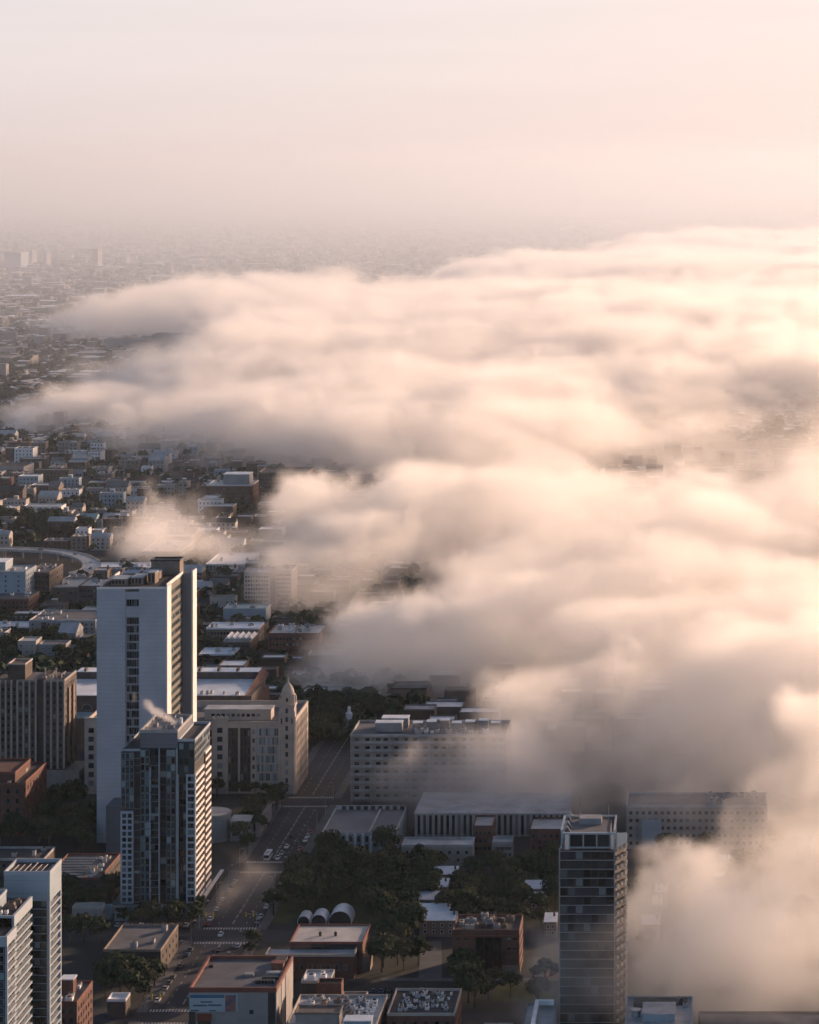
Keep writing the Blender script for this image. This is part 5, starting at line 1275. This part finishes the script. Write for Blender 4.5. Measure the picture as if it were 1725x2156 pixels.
def sdf(poly, X, Y):               # signed distance (inside positive) of grid points to a plan polygon
    P = np.array(poly, float)
    gx, gy = np.meshgrid(X, Y, indexing='ij')
    d = np.full(gx.shape, 1e18); ins = np.zeros(gx.shape, bool)
    for a, b in zip(P, np.roll(P, -1, 0)):
        e = b - a
        t = np.clip(((gx - a[0]) * e[0] + (gy - a[1]) * e[1]) / (e @ e + 1e-9), 0, 1)
        d = np.minimum(d, (gx - a[0] - t * e[0]) ** 2 + (gy - a[1] - t * e[1]) ** 2)
        c = ((a[1] > gy) != (b[1] > gy)) & (gx < (b[0] - a[0]) * (gy - a[1]) / (b[1] - a[1] + 1e-12) + a[0])
        ins ^= c
    d = np.sqrt(d)
    return np.where(ins, d, -d)

def smooth(a, b, x):
    t = np.clip((x - a) / (b - a), 0, 1)
    return t * t * (3 - 2 * t)

def W3(*p):
    return [pt(*q) for q in p]

# each bank: plan outline, full height, run over which it rises to that height, ground clearance,
# density, size of its billows
BANKS = [
    dict(p=W3((150, 668, 30), (330, 622, 45), (470, 594, 75), (700, 568, 85), (880, 584, 85), (960, 530, 85), (1200, 522, 85),
              (1250, 492, 90), (1480, 484, 95), (1900, 484, 95), (1950, 700, 60), (1980, 880, 20), (1650, 890, 5), (1500, 915, 5), (1400, 985, 5),
              (1200, 1070, 5), (900, 1060, 5), (740, 1030, 8), (640, 985, 10), (430, 972, 10), (330, 950, 10), (180, 922, 10), (30, 885, 15), (40, 848, 30), (130, 800, 40),
              (240, 772, 40), (360, 762, 30), (460, 735, 20), (300, 712, 20), (170, 700, 20)),
         h=92, run=190, d=.012, n=1.0, o=40, c=170),
    dict(p=W3((310, 1045, 40), (430, 1026, 60), (640, 1040, 50), (760, 985, 60), (1100, 960, 60), (1400, 985, 60), (1500, 1005, 60), (2000, 1010, 60), (2000, 1560, 20), (1600, 1560, 10),
              (1250, 1540, 5), (1060, 1466, 4), (900, 1478, 3), (760, 1478, 3), (665, 1448, 8), (700, 1405, 14), (870, 1378, 12), (915, 1300, 5),
              (930, 1250, 5), (800, 1256, 5), (700, 1250, 5), (560, 1226, 6), (480, 1160, 10), (420, 1120, 20), (330, 1120, 25)),
         h=74, run=120, d=.0085, n=.8, o=24),
    dict(p=[(-150, 1266), (-138, 1250), (-115, 1242), (-60, 1240), (60, 1238), (230, 1236), (260, 1560), (-60, 1560), (-95, 1450), (-100, 1370), (-118, 1320), (-135, 1290)],
         h=66, run=110, d=.0092, n=.6, o=14),
    dict(p=[(-32, 1058), (-20, 1082), (5, 1092), (40, 1085), (40, 975), (18, 978), (-8, 1000), (-26, 1030)], h=36, run=16, d=.021, n=.4, o=7),
    dict(p=[(12, 1078), (30, 1112), (60, 1125), (150, 1120), (160, 985), (60, 985), (26, 1010)], h=82, run=30, d=.021, n=.42, o=9),
    dict(p=[(-95, 1190), (-150, 1700), (-260, 2300), (200, 2600), (300, 2300), (160, 1000), (60, 950), (-20, 935), (-35, 1040)],
         h=32, run=60, d=.0040, n=1.0, o=0),
    dict(p=W3((290, 1060, 30), (420, 1040, 40), (620, 1150, 20), (930, 1290, 5), (700, 1310, 5), (560, 1300, 5), (440, 1185, 5), (300, 1165, 5)), h=40, run=30, d=.006, n=.5, o=6),
    dict(p=W3((655, 1455, 3), (690, 1400, 15), (760, 1372, 20), (900, 1355, 20), (1100, 1440, 5), (1000, 1482, 3), (760, 1487, 3)), h=52, run=20, d=.026, n=.45, o=14),
    dict(p=[(-154, 1262), (-136, 1244), (-105, 1236), (-60, 1238), (-40, 1290), (-112, 1291)], h=46, run=14, d=.04, n=.4, o=7),
    dict(p=[(-54, 922), (-30, 918), (20, 925), (60, 975), (-4, 985), (-10, 944), (-54, 944)], h=46, run=12, d=.017, n=.35, o=5),
    dict(p=[(-60, 2250), (-40, 3000), (0, 3600), (500, 3600), (500, 2200)], h=50, run=120, d=.0028, n=1.0, o=10),
    dict(p=[(-118, 1305), (-60, 1258), (40, 1250), (70, 1400), (-60, 1490), (-112, 1400)], h=60, run=50, d=.012, n=.5, o=14),
    dict(p=W3((310, 1062, 50), (430, 1036, 60), (640, 1050, 50), (900, 1060, 40), (900, 1240, 8), (700, 1235, 8), (560, 1196, 10), (480, 1150, 15), (400, 1115, 30)), h=64, run=36, d=.020, n=.6, o=24),
    dict(p=W3((40, 852, 35), (130, 804, 45), (300, 775, 45), (520, 760, 40), (520, 925, 15), (330, 930, 12), (180, 902, 15), (60, 880, 20)), h=70, run=70, d=.019, n=.8, o=36),
    dict(p=W3((560, 1690, 8), (650, 1690, 8), (640, 1745, 0), (560, 1750, 0)), h=15, run=8, d=.011, n=.3, o=2),
    dict(p=W3((590, 1775, 4), (655, 1760, 4), (625, 1835, 0), (560, 1845, 0)), h=15, run=8, d=.008, n=.3, o=1),
    dict(p=W3((490, 1850, 6), (560, 1835, 6), (545, 1910, 0), (455, 1950, 0), (470, 1880, 0)), h=18, run=8, d=.011, n=.3, o=1),
]

def fog_density(X, Y, Z):
    big = fbm(X, Y, Z, (620, 300, 130), 3, 3)
    mid = fbm(X, Y, Z, (110, 80, 46), 3, 11, .55)
    det = fbm(X, Y, Z, (38, 34, 24), 4, 29, .66)
    puff = fbm(X, Y, Z, (44, 44, 30), 3, 53, .5, True)
    z = Z[None, None, :]
    den = 0
    far = smooth(1500, 3600, Y)[None, :, None]
    nz = 2.6 * det + .9 * puff + .6 * mid
    torn = np.exp(3.7 * det + 1.5 * mid).clip(.03, 3.2)
    for B in BANKS:
        s = sdf(B['p'], X, Y)[:, :, None]
        if s.max() < -80: continue
        k = B['n']
        edge = s + B['o'] + 38 * k * mid + 14 * k * det + 60 * far * big * k      # ragged outline
        h = B['h'] * (1 - np.exp(-np.clip(edge, 0, None) / (0.45 * B['run']))) * (1 + .48 * big) + 16 * mid * min(1, B['h'] / 60)
        t = np.clip((h - z) / (9 + 14 * far), -3, 2.5)
        e = np.clip(edge / (16 * k + 10 * far), -3, 2.5)
        c = smooth(0, 1.3, np.minimum(t, e) + nz * (1 - .45 * far))
        lowcut = smooth(-4, 16, z + 6 * mid)                             # thin against the ground
        core = smooth(0, B.get('c', 90 * k), edge)                                   # thin towards its rim
        den = np.maximum(den, c * (.25 + .75 * lowcut) * (.3 + .7 * core if 'c' in B else .6 + .4 * core) * B['d'] * torn ** (1 - .4 * far))
    return den

def fog_object(name, label, x, y, z, cell, weight, mat, func, swirl=None):
    """a box of sampled fog: the mesh carries the samples, a Volume Cube turns them into a density grid"""
    nx, ny, nz = [int(round((b - a) / c)) + 1 for (a, b), c in zip((x, y, z), cell)]
    X = np.linspace(x[0], x[1], nx); Y = np.linspace(y[0], y[1], ny); Z = np.linspace(z[0], z[1], nz)
    D = func(X, Y, Z) * weight(X, Y)[:, :, None]
    for ax in (0, 1, 2):                                                 # empty skin
        sl_ = [slice(None)] * 3
        for e in (0, -1):
            if ax == 2 and e == 0: continue
            sl_[ax] = e; D[tuple(sl_)] = 0
    D *= 100                                                             # the grid is stored in hundredths
    D[D < 2e-3] = 0
    D = D.astype(np.float32)
    me = bpy.data.meshes.new(name)
    n = nx * ny * nz
    me.vertices.add(n)
    co = np.empty((nx, ny, nz, 3), np.float32)
    co[..., 0] = X[:, None, None]; co[..., 1] = Y[None, :, None]; co[..., 2] = Z[None, None, :]
    me.vertices.foreach_set('co', co.ravel())
    at = me.attributes.new('fog', 'FLOAT', 'POINT')
    at.data.foreach_set('value', D.ravel())
    ob = bpy.data.objects.new(name, me)
    COL.objects.link(ob)
    me.materials.append(mat)
    ng = bpy.data.node_groups.new(name + '_grid', 'GeometryNodeTree')
    ng.interface.new_socket('Geometry', in_out='INPUT', socket_type='NodeSocketGeometry')
    ng.interface.new_socket('Geometry', in_out='OUTPUT', socket_type='NodeSocketGeometry')
    N, Lk = ng.nodes, ng.links
    gi = N.new('NodeGroupInput'); go = N.new('NodeGroupOutput')
    pos = N.new('GeometryNodeInputPosition')
    def vm(op, a, b):
        nd = N.new('ShaderNodeVectorMath'); nd.operation = op
        Lk.new(a, nd.inputs[0]); nd.inputs[1].default_value = b
        return nd.outputs[0]
    src = pos.outputs[0]
    if swirl:                                                            # turbulence curls the sampled field
        for sc_, amp in swirl:
            tn = N.new('ShaderNodeTexNoise'); tn.inputs['Scale'].default_value = sc_; tn.inputs['Detail'].default_value = 3
            Lk.new(pos.outputs[0], tn.inputs['Vector'])
            tc = vm('MULTIPLY', vm('SUBTRACT', tn.outputs['Color'], (.5, .5, .5)), amp)
            ad = N.new('ShaderNodeVectorMath'); ad.operation = 'ADD'
            Lk.new(src, ad.inputs[0]); Lk.new(tc, ad.inputs[1]); src = ad.outputs[0]
    q = vm('SUBTRACT', src, (x[0], y[0], z[0]))
    q = vm('MULTIPLY', q, ((nx - 1) / (x[1] - x[0]), (ny - 1) / (y[1] - y[0]), (nz - 1) / (z[1] - z[0])))
    q = vm('ADD', q, (.5, .5, .5))
    nd = N.new('ShaderNodeVectorMath'); nd.operation = 'FLOOR'; Lk.new(q, nd.inputs[0])
    cl = vm('MINIMUM', vm('MAXIMUM', nd.outputs[0], (0, 0, 0)), (nx - 1, ny - 1, nz - 1))
    nd2 = N.new('ShaderNodeVectorMath'); nd2.operation = 'DOT_PRODUCT'
    Lk.new(cl, nd2.inputs[0]); nd2.inputs[1].default_value = (ny * nz, nz, 1)
    na = N.new('GeometryNodeInputNamedAttribute'); na.data_type = 'FLOAT'; na.inputs[0].default_value = 'fog'
    si = N.new('GeometryNodeSampleIndex'); si.data_type = 'FLOAT'; si.domain = 'POINT'; si.clamp = True
    Lk.new(gi.outputs[0], si.inputs['Geometry'])
    Lk.new(na.outputs[0], si.inputs['Value'])
    fi = N.new('FunctionNodeFloatToInt'); fi.rounding_mode = 'ROUND'
    Lk.new(nd2.outputs['Value'], fi.inputs[0]); Lk.new(fi.outputs[0], si.inputs['Index'])
    vc = N.new('GeometryNodeVolumeCube')
    Lk.new(si.outputs[0], vc.inputs['Density'])
    vc.inputs['Min'].default_value = (x[0], y[0], z[0]); vc.inputs['Max'].default_value = (x[1], y[1], z[1])
    vc.inputs['Resolution X'].default_value = nx; vc.inputs['Resolution Y'].default_value = ny; vc.inputs['Resolution Z'].default_value = nz
    sm = N.new('GeometryNodeSetMaterial'); sm.inputs['Material'].default_value = mat
    Lk.new(vc.outputs[0], sm.inputs[0]); Lk.new(sm.outputs[0], go.inputs[0])
    md = ob.modifiers.new('fog_grid', 'NODES'); md.node_group = ng
    ob['label'] = label; ob['category'] = 'fog'; ob['kind'] = 'stuff'
    return ob

def vol_mat(name, color, aniso, dens=1.0, step=1.0, attr=True):
    m = bpy.data.materials.new(name); m.use_nodes = True
    t = m.node_tree; t.nodes.clear()
    o = t.nodes.new('ShaderNodeOutputMaterial'); p = t.nodes.new('ShaderNodeVolumePrincipled')
    p.inputs['Color'].default_value = (*color, 1); p.inputs['Anisotropy'].default_value = aniso
    p.inputs['Density'].default_value = dens * (.01 if attr else 1)
    if not attr: p.inputs['Density Attribute'].default_value = ''
    t.links.new(p.outputs[0], o.inputs['Volume'])
    m.cycles.volume_step_rate = step
    return m

m_fog = vol_mat('fog', (.995, .99, .975), .58, 1.0, FOG_STEP)
def ramp_w(a0, a1, b0, b1):
    return lambda X, Y: (smooth(a0, a1, Y) * (1 - smooth(b0, b1, Y)))[None, :] * np.ones((len(X), 1))
fog_object('fog_bank', 'tumbling edge of the sunlit fog bank over the near streets and beside the glass tower', (-330, 160), (930, 1640), (0, 98), (2.2, 2.2, 2.2),
           ramp_w(900, 901, 1560, 1640), m_fog, fog_density, [(1 / 38, (46, 46, 26)), (1 / 10, (17, 17, 12))])
fog_object('fog_bank', 'middle of the sunlit fog bank behind the white slab tower', (-700, 300), (1560, 2700), (0, 120), (5, 5, 4),
           lambda X, Y: (smooth(1560, 1640, Y) * (1 - smooth(2550, 2700, Y)))[None, :] * np.ones((len(X), 1)), m_fog, fog_density, [(1 / 70, (80, 80, 30)), (1 / 18, (30, 30, 18))])
fog_object('fog_bank', 'far smooth sheet of the fog bank reaching over the distant suburbs', (-1500, 800), (2550, 8800), (0, 144), (12, 12, 6),
           ramp_w(2550, 2700, 8700, 8800), m_fog, fog_density, [(1 / 260, (260, 200, 36)), (1 / 60, (95, 75, 26))])

fog_object('mist', 'thin ground mist lying over the far suburbs', (-15000, 7500), (1500, 40500), (0, 700), (3000, 1500, 70),
           lambda X, Y: np.ones((len(X), len(Y))), vol_mat('mist', (.80, .89, 1.0), .42, 1.0, 8.0),
           lambda X, Y, Z: MIST_D * smooth(1500, 6000, Y)[None, :, None] * np.ones((len(X), 1, 1)) * (1 - smooth(0, 650, Z) ** .45)[None, None, :])

def steam(X, Y, Z):                # vapour from the apartment tower's stack, blown to the left
    det = fbm(X, Y, Z, (4.5, 4.5, 4.5), 4, 71, .65)
    x, y, z = X[:, None, None], Y[None, :, None], Z[None, None, :]
    t = np.clip((-219 - x) / 16, 0, 1)
    r = 1.0 + 3.2 * t
    cz = 76 + 8.5 * t ** 1.2 - 1.5 * t
    dd = np.sqrt(((y - 1116 - 2 * t) / r) ** 2 + ((z - cz) / r) ** 2)
    d = smooth(0, .9, 1.05 - dd + 1.1 * det) * (1 - .7 * t) * smooth(-.02, .05, (-218.5 - x) / 16) * (1 - smooth(13, 17, -219 - x))
    wisp = smooth(0, .8, .8 - np.sqrt(((x + 239.5) / 1.6) ** 2 + ((y - 1118) / 3) ** 2 + ((z - 86) / 5) ** 2) + 1.0 * det)
    return np.maximum(d * .5, wisp * .10)
fog_object('steam', 'small white steam plume drifting off the roof of the dark glass apartment tower', (-243, -217.2), (1108, 1126), (72, 94), (.6, .6, .6),
           lambda X, Y: np.ones((len(X), len(Y))), m_fog, steam, [(1 / 4.5, (5, 5, 5)), (1 / 1.6, (1.5, 1.5, 1.5))])

hz = bpy.data.meshes.new('haze')
bm = bmesh.new()
bmesh.ops.create_cube(bm, size=1, matrix=Matrix.Translation((0, 19500, 159)) @ Matrix.Diagonal((64000, 43000, 322, 1)))
bm.to_mesh(hz); bm.free()
ho = bpy.data.objects.new('haze', hz); COL.objects.link(ho)
hz.materials.append(vol_mat('haze_air', HAZE_COL, .3, HAZE_D, 1, False))
ho['kind'] = 'stuff'; ho['label'] = 'pale morning haze in the air over the whole city'; ho['category'] = 'haze'
